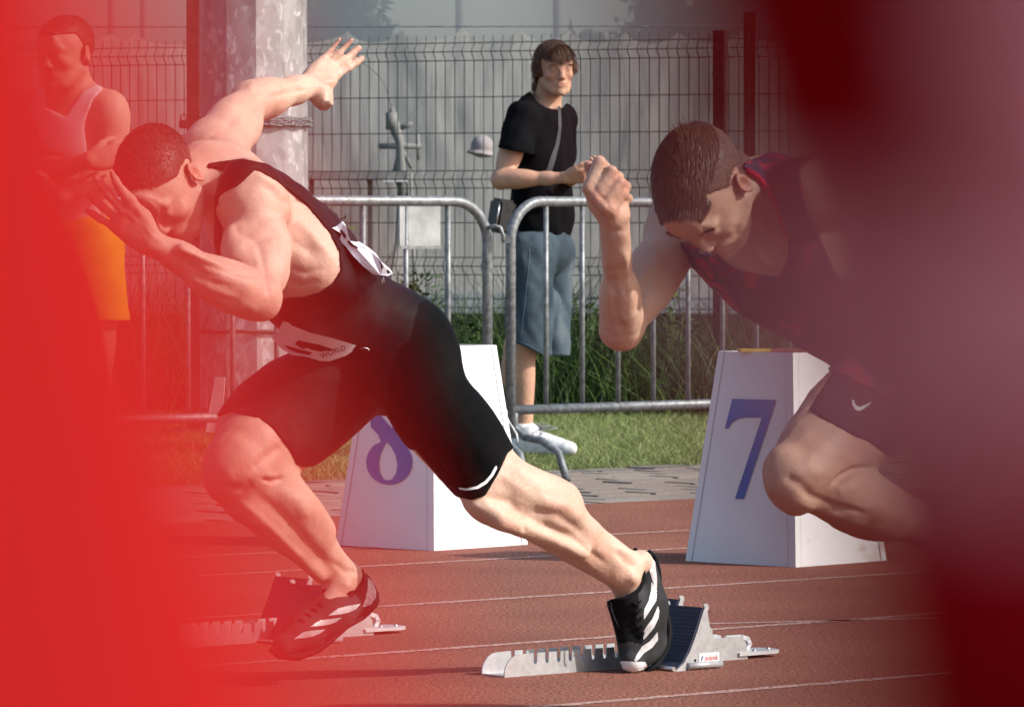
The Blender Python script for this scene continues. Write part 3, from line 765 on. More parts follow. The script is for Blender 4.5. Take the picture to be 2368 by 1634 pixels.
for px in (1665, 2480, -100):
    s_ = on_fence(px); s = MB(); s.box((-.033, -.02, -.03), (.033, .04, 2.09)); s.box((-.035, -.022, 2.09), (.035, .042, 2.10)); o = s.build('post', post_m, fence); o.location = (s_, 0, 0)
    for z in (1.86, 1.2, .75, .3):
        c = MB(); c.box((-.036, -.030, z - .008), (.040, -.020, z + .008)); c.build('clamp', m_wire, o)
    if px < 0: break
# second line of posts behind
for px, y, zt, lab in ((1735, 30.4, 2.28, 'dark brown post standing behind the mesh fence to the right of the fence post'), (256, 38, 6.5, 'pale grey lamp post far behind the netting at the left'), (1063, 38, 6.5, 'grey lamp post beyond the sheeting, left of the young man'), (1289, 38, 6.5, 'grey lamp post beyond the sheeting, above the young man'), (330, 44, 7.5, 'slim grey lamp post far behind the netting, the further one on the left')):
    w_ = .034 if y < 35 else (.027 if px < 1000 else .031); s = MB(); x = P(px, 100, y).x
    if y < 35: s.box((-w_, -w_, -.03), (w_, w_, zt)); mm = post_m
    else: s.tube([(0, 0, -.03), (0, 0, zt)], [w_ * 1.1, w_], 12); mm = noise_mat('weathered_post', (.20, .20, .18), (.30, .30, .27), 10, .8)
    o = s.build('post' if y < 35 else 'lamp_post', mm); o.location = (x, y, 0); tag(o, lab, 'post')
# --- sheeting: long pale tarpaulin hung from peaks
def tarp_mat(name, c, tr, alpha=None):
    m, N, L, B = new_mat(name); tc = N.new('ShaderNodeTexCoord'); n = N.new('ShaderNodeTexNoise'); n.inputs['Scale'].default_value = 1.2; n.inputs['Detail'].default_value = 6; L.new(tc.outputs['Object'], n.inputs[0])
    r = ramp(N, [(.3, tuple(x * .86 for x in c)), (.7, tuple(x * 1.08 for x in c))]); L.new(n.outputs[0], r.inputs[0]); L.new(r.outputs[0], B.inputs['Base Color']); B.inputs['Roughness'].default_value = .75
    n2 = N.new('ShaderNodeTexNoise'); n2.inputs['Scale'].default_value = 5; n2.inputs['Detail'].default_value = 4; mp = N.new('ShaderNodeMapping'); mp.inputs['Scale'].default_value = (2.2, 1, .35); L.new(tc.outputs['Object'], mp.inputs[0]); L.new(mp.outputs[0], n2.inputs[0])
    b = N.new('ShaderNodeBump'); b.inputs['Strength'].default_value = .5; b.inputs['Distance'].default_value = .03; L.new(n2.outputs[0], b.inputs['Height']); L.new(b.outputs[0], B.inputs['Normal'])
    t = N.new('ShaderNodeBsdfTranslucent'); L.new(r.outputs[0], t.inputs[0]); ms = N.new('ShaderNodeMixShader'); ms.inputs[0].default_value = tr; out = N['Material Output']; L.new(B.outputs[0], ms.inputs[1]); L.new(t.outputs[0], ms.inputs[2]); last = ms
    if alpha is not None:
        tp = N.new('ShaderNodeBsdfTransparent'); m2 = N.new('ShaderNodeMixShader'); m2.inputs[0].default_value = alpha; L.new(tp.outputs[0], m2.inputs[1]); L.new(ms.outputs[0], m2.inputs[2]); last = m2
    L.new(last.outputs[0], out.inputs[0]); return m
peaks = [(256, 75), (311, 75), (520, 72), (806, 70), (931, 65), (1070, 59), (1204, 63), (1316, 64), (1447, 70), (1570, 68), (1720, 66), (1860, 66), (2020, 66), (2200, 68), (2400, 70)]
TY = 31.6
px_ = sorted([(P(p, v, TY).x, P(p, v, TY).z) for p, v in peaks] + [(-3.6, 2.20), (-4.9, 2.20), (4.75, 2.20), (5.5, 2.20)])
nx, nz = 620, 60; X = np.linspace(-4.9, 5.5, nx); V = np.zeros((nx, nz, 3))
xs = np.array([a for a, _ in px_]); zs = np.array([b_ for _, b_ in px_])
top = np.zeros(nx); fold = np.zeros((nx, nz)); T_ = np.linspace(0, 1, nz)
for i, x in enumerate(X):
    j = np.searchsorted(xs, x); j = min(max(j, 1), len(xs) - 1); t = (x - xs[j-1]) / (xs[j] - xs[j-1]); g = xs[j] - xs[j-1]
    top[i] = zs[j-1] * (1 - t) + zs[j] * t - min(.085, g * .28) * (4 * t * (1 - t)) ** .6
    V[i, :, 0] = x; V[i, :, 2] = .45 + (top[i] - .45) * T_
for a, z in px_:
    for k in range(5):
        sl = random.uniform(-1.3, 1.3); am = random.uniform(-.004, .007); wd = random.uniform(.03, .10)
        d = (X[:, None] - a) - sl * (1 - T_)[None, :] * 1.2
        fold += am * np.exp(-(d / (wd * (1 + 1.6 * (1 - T_)[None, :])))**2) * np.minimum(1, (1 - T_[None, :]) * 3 + .3)
for _k in range(14):
    kx, kz, ph_ = random.uniform(-14, 14), random.uniform(-7, 7), random.uniform(0, 6.28); fold += .0022 * np.sin(kx * X[:, None] + kz * T_[None, :] + ph_ + np.sin(X[:, None] * 3 + kz * T_[None, :]))
V[:, :, 1] = TY - fold + .02 * np.sin(X * 2.1)[:, None]
idx = np.arange(nx * nz).reshape(nx, nz); Fq = np.stack([idx[:-1, :-1], idx[1:, :-1], idx[1:, 1:], idx[:-1, 1:]], -1).reshape(-1, 4)
tarp = link('sheeting', mesh_np('sheeting', V.reshape(-1, 3), Fq), tarp_mat('pale_sheeting', (.46, .45, .425), .3, .80)); tag(tarp, 'long pale grey sheeting hung in scalloped peaks behind the mesh fence', 'tarpaulin')
s = MB(); s.tube([(-4.9, TY + .03, 2.235), (5.5, TY + .03, 2.255)], .004, 5); c = s.build('suspension_cable', M_GALVD); tag(c, 'thin cable strung above the scalloped top of the sheeting', 'cable')
s = MB(); s.box((-4.9, TY - .10, .464), (5.5, TY - .02, .58)); s.box((-4.9, TY - .105, .558), (5.5, TY - .10, .586)); g = s.build('guard_rail', noise_mat('pale_steel_rail', (.25, .28, .30), (.38, .41, .43), 4, .5, .2)); tag(g, 'pale blue grey steel rail running along the foot of the sheeting', 'rail')
s = MB(); s.box((-4.9, TY + .05, -.03), (5.5, TY + .12, .46)); g = s.build('plinth_wall', noise_mat('dark_grey_plinth', (.08, .08, .075), (.16, .155, .145), 5, .9, bump=.3)); tag(g, 'low grey plinth wall under the pale rail, half hidden by weeds', 'wall')  # plain dark grey, varied by noise only
# pole-mounted apparatus behind the mesh; its hazy dimness is put into the grey
ap = empty('sprayer_stand', (P(912, 400, 31.1).x, 31.1, 0)); tag(ap, 'hazy grey stand with crossed arms and a curved whip, before the sheeting', 'stand')
MA = noise_mat('hazy_grey_metal', (.15, .15, .15), (.20, .20, .195), 12, .8)
def AP(px, py): p = P(px, py, 31.1); return Vector((p.x - ap.location.x, 0, p.z))
s = MB(); s.tube([AP(905, 250), AP(915, 300), AP(925, 330), AP(928, 400), AP(930, 480)], [.015, .036, .026, .034, .02], 8); s.build('column', MA, ap)
s = MB(); s.tube([AP(874, 338), AP(973, 338)], .018, 8); s.tube([AP(925, 296), AP(955, 286)], .016, 8); s.tube([AP(905, 300), AP(905, 260)], .035, 8); s.build('cross_arm', MA, ap)
s = MB(); s.tube([AP(966, 310), AP(967, 370)], .012, 8); s.tube([AP(930, 345), AP(952, 390)], .012, 8); s.tube([AP(925, 345), AP(912, 400)], .015, 8); s.build('brace', MA, ap)
s = MB(); s.tube([AP(905, 250), AP(895, 205), AP(880, 180), AP(855, 155), AP(825, 138)], .004, 6); s.build('whip', MA, ap)
s = MB(); s.tube([AP(945, 480), AP(925, 420), AP(918, 560), AP(895, 700), AP(890, 900), AP(890, 948)], .014, 6); s.tube([AP(950, 400), AP(960, 700), AP(962, 948)], .012, 6); s.build('leg', MA, ap)
bn = empty('trestle_table', (P(850, 400, 31.2).x, 31.2, 0)); tag(bn, 'long dark table top with pale cloth on it behind the fence, right of the mast', 'table')
s = MB(); s.box((-.40, -.15, P(0, 414, 31.2).z), (.25, .15, P(0, 396, 31.2).z)); s.build('table_top', MA, bn)
for x in (-.36, .0, .22): s = MB(); s.box((x, -.02, -.03), (x + .03, .02, P(0, 414, 31.2).z)); s.build('leg', MA, bn)
s = MB(); s.box((.10, -.17, P(0, 421, 31.2).z), (.25, -.15, P(0, 417, 31.2).z)); s.build('edge_strip', noise_mat('bright_strip', (.6, .6, .6), (.8, .8, .8), 20, .3), bn)
capg = Field(P(1080, 385, 31.1) - Vector((.05, .25, .05)), P(1150, 300, 31.1) + Vector((.05, .25, .05)), .01)
capg.ell(P(1115, 338, 31.1), ((1, 0, 0), (0, 1, 0), (0, 0, 1)), (.070, .08, .070), .02); capg.ell(P(1110, 355, 31.1), ((1, 0, -.15), (0, 1, 0), (0, 0, 1)), (.088, .10, .016), .02)
o = link('sun_hat', capg.mesh('sun_hat'), noise_mat('pale_pink_cloth', (.25, .225, .23), (.29, .26, .265), 9, .9)); tag(o, 'pale pinkish brimmed hat hung before the sheeting, left of the young man', 'hat')
s = MB(); s.tube([(P(1112, 300, 31.1).x, 31.1, P(1112, 315, 31.1).z), (P(1112, 300, 31.1).x, TY, 2.24)], .002, 5); s.build('cord', MA, o)
# --- tall ball-stop netting in front of the sky, posts and trees
m_net, N, L, B = new_mat('grey_fine_netting'); B.inputs['Base Color'].default_value = (.215, .24, .26, 1); B.inputs['Roughness'].default_value = .9  # haze over sky and trees is put into this grey-blue tone
tp = N.new('ShaderNodeBsdfTransparent'); ms = N.new('ShaderNodeMixShader'); tc = N.new('ShaderNodeTexCoord'); n = N.new('ShaderNodeTexNoise'); n.inputs['Scale'].default_value = .8; L.new(tc.outputs['Object'], n.inputs[0])
mr = N.new('ShaderNodeMapRange'); mr.inputs[3].default_value = .72; mr.inputs[4].default_value = .82; L.new(n.outputs[0], mr.inputs[0]); L.new(mr.outputs[0], ms.inputs[0]); L.new(tp.outputs[0], ms.inputs[1]); L.new(B.outputs[0], ms.inputs[2]); L.new(ms.outputs[0], N['Material Output'].inputs[0])
nx, nz = 160, 20; X = np.linspace(-14, 14, nx); Z = np.linspace(0, 8, nz); V = np.zeros((nx, nz, 3)); V[:, :, 0] = X[:, None]; V[:, :, 2] = Z[None, :]; V[:, :, 1] = 34 + .10 * np.sin(X * 1.3)[:, None] + .04 * np.sin(Z * 2)[None, :]
idx = np.arange(nx * nz).reshape(nx, nz); Fq = np.stack([idx[:-1, :-1], idx[1:, :-1], idx[1:, 1:], idx[:-1, 1:]], -1).reshape(-1, 4)
net = link('ball_stop_net', mesh_np('ball_stop_net', V.reshape(-1, 3), Fq), m_net); tag(net, 'tall fine grey netting that dims the trees and sky behind the sheeting', 'net')
# --- trees beyond
def tree(px, y, ztop, r, n, label, seed, conic=.5, bottom=.6):
    rr = np.random.default_rng(seed); x = P(px, 100, y).x; root = empty('tree', (x, y, 0)); tag(root, label, 'tree', None)
    t = MB(); t.tube([(0, 0, -.03), (.05, 0, ztop * .5), (0, 0, ztop * .92)], [.16, .10, .02], 8)
    for i in range(10):
        a = rr.uniform(0, 6.28); z = rr.uniform(.25, .85) * ztop; l = r * .8; t.tube([(0, 0, z), (math.cos(a) * l * .6, math.sin(a) * l * .6, z + .25 * l), (math.cos(a) * l, math.sin(a) * l, z + .5 * l)], [.05, .03, .01], 5)
    t.build('trunk', noise_mat('tree_bark', (.05, .04, .03), (.10, .08, .06), 20, .9), root)
    cl = []
    for i in range(70):
        z = rr.uniform(bottom, 1) ; rad = r * (1 - conic * ((z - bottom) / (1 - bottom))) * rr.uniform(.3, 1) ** .5; a = rr.uniform(0, 6.28); cl.append((math.cos(a) * rad, math.sin(a) * rad, z * ztop))
    cl = np.array(cl); c = cl[rr.integers(0, len(cl), n)] + rr.normal(0, r * .13, (n, 3)); d = rr.normal(0, 1, (n, 3)); d /= np.linalg.norm(d, axis=1, keepdims=True)
    o = strands('crown', c, d, rr.normal(0, 1, (n, 3)), rr.uniform(.05, .13, n), .05, M_TREE, root, seg=1); tag(o, kind='stuff')
M_TREE = grass_mat('tree_leaves', (.012, .022, .012), (.03, .05, .025), (.07, .10, .05))
tree(735, 42, 3.15, .85, 9000, 'dark bushy tree rising over the sheeting beside the galvanised mast', 1, .6)
tree(800, 46, 2.85, .75, 6000, 'lower dark tree touching the right flank of the bushy one by the mast', 2, .7)
tree(1360, 44, 2.62, .42, 4000, 'small rounded tree above the sheeting between the young man and the fence post', 3, .6)
tree(1575, 40, 3.3, .42, 6500, 'tall narrow tree with open branches above the sheeting at the fence post', 4, .2)
tree(1900, 46, 3.6, 1.2, 6000, 'broad dark tree at the right, behind the dark red cloth', 5, .4)

# ================================================================== crowd barriers
def barrier(label, A, ang, length, nb, plate=None, x0=0):
    root = empty('crowd_barrier', (A.x, A.y, 0), ang); tag(root, label, 'barrier', 'galvanised crowd barriers along the lawn')
    zt, zb, R = 1.10, .272, .16; rt = .0205
    f = MB(); pts = []
    for t in np.linspace(math.pi, math.pi / 2, 9): pts.append((R + R * math.cos(t), 0, zt - R + R * math.sin(t)))
    for t in np.linspace(math.pi / 2, 0, 9): pts.append((length - R + R * math.cos(t), 0, zt - R + R * math.sin(t)))
    f.tube([(0, 0, .16)] + pts + [(length, 0, .16)], rt, 12); f.build('frame', M_GALV, root)
    f = MB(); f.tube([(0.01, 0, zb), (length - .01, 0, zb)], rt * .93, 12); f.build('bottom_rail', M_GALV, root)
    bm_ = MB(); bm_.tube([(0, 0, zb), (0, 0, zt)], .0105, 8); bo = bm_.build('bar', M_GALV, root); me = bo.data; bpy.data.objects.remove(bo)
    for i in range(nb):
        o = bpy.data.objects.new('bar', me); COL.objects.link(o); o.parent = root; o.location = (x0 + .19 + i * .1975, 0, 0)
    for x in (0.02, length - .02):
        for s in (-1, 1):
            f = MB(); f.tube([(x, 0, .27), (x, .0, .20), (x + .0, s * .06, .165), (x, s * .16, .155), (x, s * .26, .11), (x, s * .31, .0)], .0155, 10); f.build('foot', M_GALVD, root)
    if plate:
        s = MB(); s.box((plate[0], -.006, plate[2]), (plate[1], .004, plate[3])); p = s.build('name_plate', noise_mat('bright_zinc_plate', (.26, .28, .29), (.42, .44, .45), 9, .4, .4, bump=.1), root)
        s = MB(); s.box((plate[0], -.012, plate[2] - .012), (plate[1], -.0065, plate[2])); s.build('plate_lip', M_GALV, p)
    return root
aR = math.radians(42); pR = P(1181, 950, 20.15)
bR = barrier('galvanised crowd barrier standing in front of the young man in denim shorts', Vector((pR.x, pR.y, 0)), aR, 2.45, 11)
aL = math.radians(34); pL = P(1127, 700, 20.05); LL = 2.45
bL = barrier('galvanised crowd barrier with a blank metal plate, passing behind the sprinter in black', Vector((pL.x - LL * math.cos(aL), pL.y - LL * math.sin(aL), 0)), aL, LL, 11, plate=(LL - .415, LL - .225, .925, 1.085), x0=.10)
s = MB(); z = lambda px, py, y: P(px, py, y)
s.tube([z(1127, 527, 20.03), z(1145, 522, 20.02), z(1157, 526, 20.02), z(1164, 545, 20.02), z(1164, 560, 20.02)], .008, 8)
cp = s.build('coupling_hook', M_GALV); tag(cp, 'bent steel hook and bracket coupling the two crowd barriers', 'hook')
s = MB(); s.box(tuple(z(1160, 562, 20.07)), tuple(z(1186, 545, 20.11))); s.build('bracket', M_GALVD, cp)
s = MB(); s.tube([z(1165, 942, 20.10), z(1171, 950, 20.08), z(1171, 963, 20.06), z(1178, 978, 20.04), z(1186, 989, 20.0), z(1195, 1004, 19.98), z(1197, 1022, 19.97)], .0042, 6)
tag(s.build('white_cord', noise_mat('white_cord_plastic', (.6, .6, .58), (.78, .78, .76), 20, .6)), 'short white cord dangling from the foot of the right crowd barrier', 'cord')
# white slatted chair leg thing behind the barrier at the left: pale plank leaning
s = MB(); a, b_ = P(492, 940, 19.9), P(505, 872, 19.95)
s.prism([(a.x - .03, a.z - .10), (a.x + .03, a.z - .10), (b_.x + .028, b_.z), (b_.x - .012, b_.z)], 19.9, 19.93, lambda x, zz, t: Vector((x, t, zz)))
tag(s.build('pale_board', noise_mat('pale_board_paint', (.5, .48, .48), (.66, .64, .64), 12, .7)), 'narrow pale board leaning on the left crowd barrier beside the mast', 'board')
# ================================================================== lane marker boxes
M_BOX = noise_mat('white_box_laminate', (.72, .72, .735), (.80, .80, .815), 7, .42, bump=.04, lo=.2, hi=.8)
def _dirt():
    N, L = M_BOX.node_tree.nodes, M_BOX.node_tree.links; B = N['Principled BSDF']; src = B.inputs['Base Color'].links[0].from_socket; tc = N.new('ShaderNodeTexCoord')
    n = N.new('ShaderNodeTexNoise'); n.inputs['Scale'].default_value = 5.5; n.inputs['Detail'].default_value = 9; n.inputs['Roughness'].default_value = .72; L.new(tc.outputs['Object'], n.inputs[0]); r = ramp(N, [(.60, (0, 0, 0)), (.72, (.75, .75, .75))]); L.new(n.outputs[0], r.inputs[0])
    sp = N.new('ShaderNodeSeparateXYZ'); L.new(tc.outputs['Object'], sp.inputs[0]); mr = N.new('ShaderNodeMapRange'); mr.inputs[1].default_value = .015; mr.inputs[2].default_value = .30; mr.inputs[3].default_value = 1; mr.inputs[4].default_value = .12; L.new(sp.outputs[2], mr.inputs[0])
    mu = N.new('ShaderNodeMath'); mu.operation = 'MULTIPLY'; L.new(r.outputs[0], mu.inputs[0]); L.new(mr.outputs[0], mu.inputs[1]); mx = N.new('ShaderNodeMix'); mx.data_type = 'RGBA'; L.new(mu.outputs[0], mx.inputs[0]); L.new(src, mx.inputs[6]); mx.inputs[7].default_value = (.36, .27, .22, 1); L.new(mx.outputs[2], B.inputs['Base Color'])
_dirt()
M_BLUE = noise_mat('blue_numeral', (.001, .11, .38), (.002, .13, .43), 12, .45)
SEV = [(445, 505), (677, 512), (505, 1033), (458, 1033), (600, 605), (520, 604), (487, 607), (462, 617), (440, 635), (422, 664), (405, 662)]
def ell_pts(cx, cy, rx, ry, n=40, a0=0, a1=2 * math.pi): return [(cx + rx * math.cos(a0 + (a1 - a0) * i / n), cy + ry * math.sin(a0 + (a1 - a0) * i / n)) for i in range(n)]
def fill2d(rings, step=None):
    cu = bpy.data.curves.new('n', 'CURVE'); cu.dimensions = '2D'; cu.fill_mode = 'BOTH'
    for r in rings:
        sp = cu.splines.new('POLY'); sp.points.add(len(r) - 1)
        for p, q_ in zip(sp.points, r): p.co = (q_[0], q_[1], 0, 1)
        sp.use_cyclic_u = True
    o = bpy.data.objects.new('n', cu); COL.objects.link(o); bpy.context.view_layer.update()
    me = bpy.data.meshes.new_from_object(o.evaluated_get(bpy.context.evaluated_depsgraph_get())); bpy.data.objects.remove(o); me.materials.clear(); return me
def marker_box(label, c, rot, rings, cat_num, hb=.302, ht=.203, H=.628):
    root = empty('lane_marker_box', c, rot); tag(root, label, 'marker box', 'white numbered lane boxes on the track')
    cb = [(-hb, 0), (0, -hb), (hb, 0), (0, hb)]; ct = [(-ht, 0), (0, -ht), (ht, 0), (0, ht)]
    for i in range(4):
        j = (i + 1) % 4; a, b, c_, d = (Vector((*cb[i], 0)), Vector((*cb[j], 0)), Vector((*ct[j], H)), Vector((*ct[i], H)))
        nrm_ = (b - a).cross(d - a).normalized(); e = (b - a).normalized() * .002; s = MB(); th = nrm_ * -.008
        o4 = [a + e, b - e, c_ - e, d + e]; s.v = [tuple(p) for p in o4] + [tuple(p + th) for p in o4]; s.f = [(0, 1, 2, 3), (7, 6, 5, 4), (0, 4, 5, 1), (1, 5, 6, 2), (2, 6, 7, 3), (3, 7, 4, 0)]; s.sm = [False] * 6
        s.f = [tuple(f) for f in s.f]; pn = s.build('side_panel', M_BOX, root)
        # narrow edge trims
        w = (b - a).normalized(); up_ = (d - a)
        for o0, dirn in ((0, 1), (1, -1)):
            p0, p1 = (a, d) if o0 == 0 else (b, c_); s = MB(); k = .024 * dirn; off = nrm_ * .0015
            s.quad(p0 + off + w * dirn * .0005, p0 + off + w * k, p1 + off + w * k, p1 + off + w * dirn * .0005); s.build('edge_trim', M_BOX, pn)
            s = MB(); off = nrm_ * .0022; s.quad(p0 + off + w * k, p0 + off + w * (k + .0016 * dirn), p1 + off + w * (k + .0016 * dirn), p1 + off + w * k); s.build('seam', noise_mat('grey_seam', (.35, .35, .38), (.45, .45, .48), 20, .6) if 'grey_seam' not in bpy.data.materials else bpy.data.materials['grey_seam'], pn)
        # the numeral, in face coordinates: u along the panel, v up its slope
        me = fill2d(rings); uv = up_ - w * up_.dot(w); uv.normalize(); wid = (b - a).length
        for v in me.vertices: v.co = a + w * (wid * .5 + v.co.x) + uv * v.co.y + nrm_ * .0028
        me.update(); link('numeral_' + cat_num, me, M_BLUE, pn)
    s = MB(); q_ = ht - .012; s.quad((-q_, 0, H - .02), (0, -q_, H - .02), (q_, 0, H - .02), (0, q_, H - .02)); s.build('inner_lid', noise_mat('brown_board', (.10, .05, .03), (.18, .09, .05), 15, .8), root)
    return root
# numeral outlines measured on the left face, converted to metres on that face (origin: middle of the base line)
def face_uv(px, py, a, b, d):
    n = (b - a).cross(d - a).normalized(); o = Vector((0, 0, 1)); r = (P(px, py, 10) - o); t = (a - o).dot(n) / r.dot(n); p = o + r * t; w = (b - a).normalized(); up_ = d - a; uv = (up_ - w * up_.dot(w)).normalized()
    return ((p - a).dot(w) - (b - a).length * .5, (p - a).dot(uv))
C7 = Vector((.822, 15.19, 0)); R7 = math.radians(2)
def corners(c, rot, hb, ht, H):
    M = Matrix.Translation(c) @ Matrix.Rotation(rot, 4, 'Z'); return M @ Vector((-hb, 0, 0)), M @ Vector((0, -hb, 0)), M @ Vector((-ht, 0, H))
a7, b7, d7 = corners(C7, R7, .302, .203, .628)
sev = [face_uv(1500 + x / 2.28, 700 + y / 2.28, a7, b7, d7) for x, y in SEV]
marker_box('white tapered box with a blue 7, behind the red and blue sprinter\'s knee', C7, R7, [sev], '7')
C8 = Vector((-.253, 15.95, 0)); a8, b8, d8 = corners(C8, R7, .302, .203, .628)
def f8(x, y): return face_uv(400 + x / 1.995, 700 + y / 1.995, a8, b8, d8)
# figure 8 with a heavy crossing stroke: one outer outline and two counters
outer = []
lowc, upc = (1000, 735), (1010, 500)
outer += [(1000 + 106 * math.cos(t), 735 + 104 * math.sin(t)) for t in np.linspace(-.55, math.pi + .85, 34)]
outer += [(1000 + dx, y) for dx, y in ((-38, 640), (-52, 606), (-84, 575), (-88, 535))]
outer += [(1008 + 86 * math.cos(t), 500 + 90 * math.sin(t)) for t in np.linspace(math.pi * .93, math.pi * 2.15, 26)]
outer += [(1085, 572), (1060, 600), (1052, 615)]
low_h = [(988, 640), (975, 662), (958, 700), (951, 740), (956, 785), (972, 812), (992, 819), (1014, 812), (1032, 785), (1038, 745), (1030, 705), (1010, 665)]
up_h = [(1012, 578), (985, 550), (962, 520), (955, 490), (965, 455), (988, 432), (1012, 425), (1040, 437), (1054, 470), (1052, 510), (1036, 550)]
marker_box('white tapered box with a blue 8, between the legs of the sprinter in black', C8, R7, [[f8(*p) for p in outer], [f8(*p) for p in low_h], [f8(*p) for p in up_h]], '8')
# folded flag cloth lying on box 7
s = MB(); M = Matrix.Translation(C7 + Vector((-.02, -.03, .632))) @ Matrix.Rotation(.1, 4, 'Z'); s.box((-.085, -.05, -.022), (.12, .07, .002), M); o = s.build('flag_bundle', noise_mat('brown_red_cloth', (.16, .04, .03), (.26, .09, .05), 20, .8), None, bevel=.003); tag(o, 'flat brown bundle lying in the open top of the box with the 7', 'bundle')
s = MB(); M = Matrix.Translation(C7 + Vector((-.075, -.06, .634))) @ Matrix.Rotation(.1, 4, 'Z'); s.box((-.07, -.035, -.006), (.02, .03, .0025), M); o2 = s.build('yellow_card', noise_mat('yellow_card', (.40, .26, .03), (.48, .32, .04), 20, .7)); tag(o2, 'yellow card at the near left corner of the top of the box with the 7', 'card')
# ================================================================== starting blocks
M_ALU = noise_mat('cast_aluminium', (.36, .36, .37), (.44, .44, .45), 60, .42, .35, bump=.12, bscale=300, detail=6)
M_ALUB = noise_mat('bright_aluminium', (.50, .51, .52), (.62, .63, .64), 30, .35, .35)
def pad_mat():
    m, N, L, B = new_mat('blue_black_rubber'); tc = N.new('ShaderNodeTexCoord'); v = N.new('ShaderNodeTexBrick'); v.inputs['Scale'].default_value = 95; v.inputs['Color1'].default_value = (.012, .018, .040, 1); v.inputs['Color2'].default_value = (.02, .03, .06, 1); v.inputs['Mortar'].default_value = (.10, .13, .20, 1); v.inputs['Mortar Size'].default_value = .012; v.inputs['Row Height'].default_value = .35
    mp = N.new('ShaderNodeMapping'); mp.inputs['Rotation'].default_value = (math.pi / 2, 0, math.pi / 2); L.new(tc.outputs['Object'], mp.inputs[0]); L.new(mp.outputs[0], v.inputs[0]); L.new(v.outputs[0], B.inputs['Base Color']); b = N.new('ShaderNodeBump'); b.inputs['Strength'].default_value = .6; b.inputs['Distance'].default_value = .002; L.new(v.outputs['Fac'], b.inputs['Height']); L.new(b.outputs[0], B.inputs['Normal']); B.inputs['Roughness'].default_value = .7; return m
M_PAD = pad_mat()
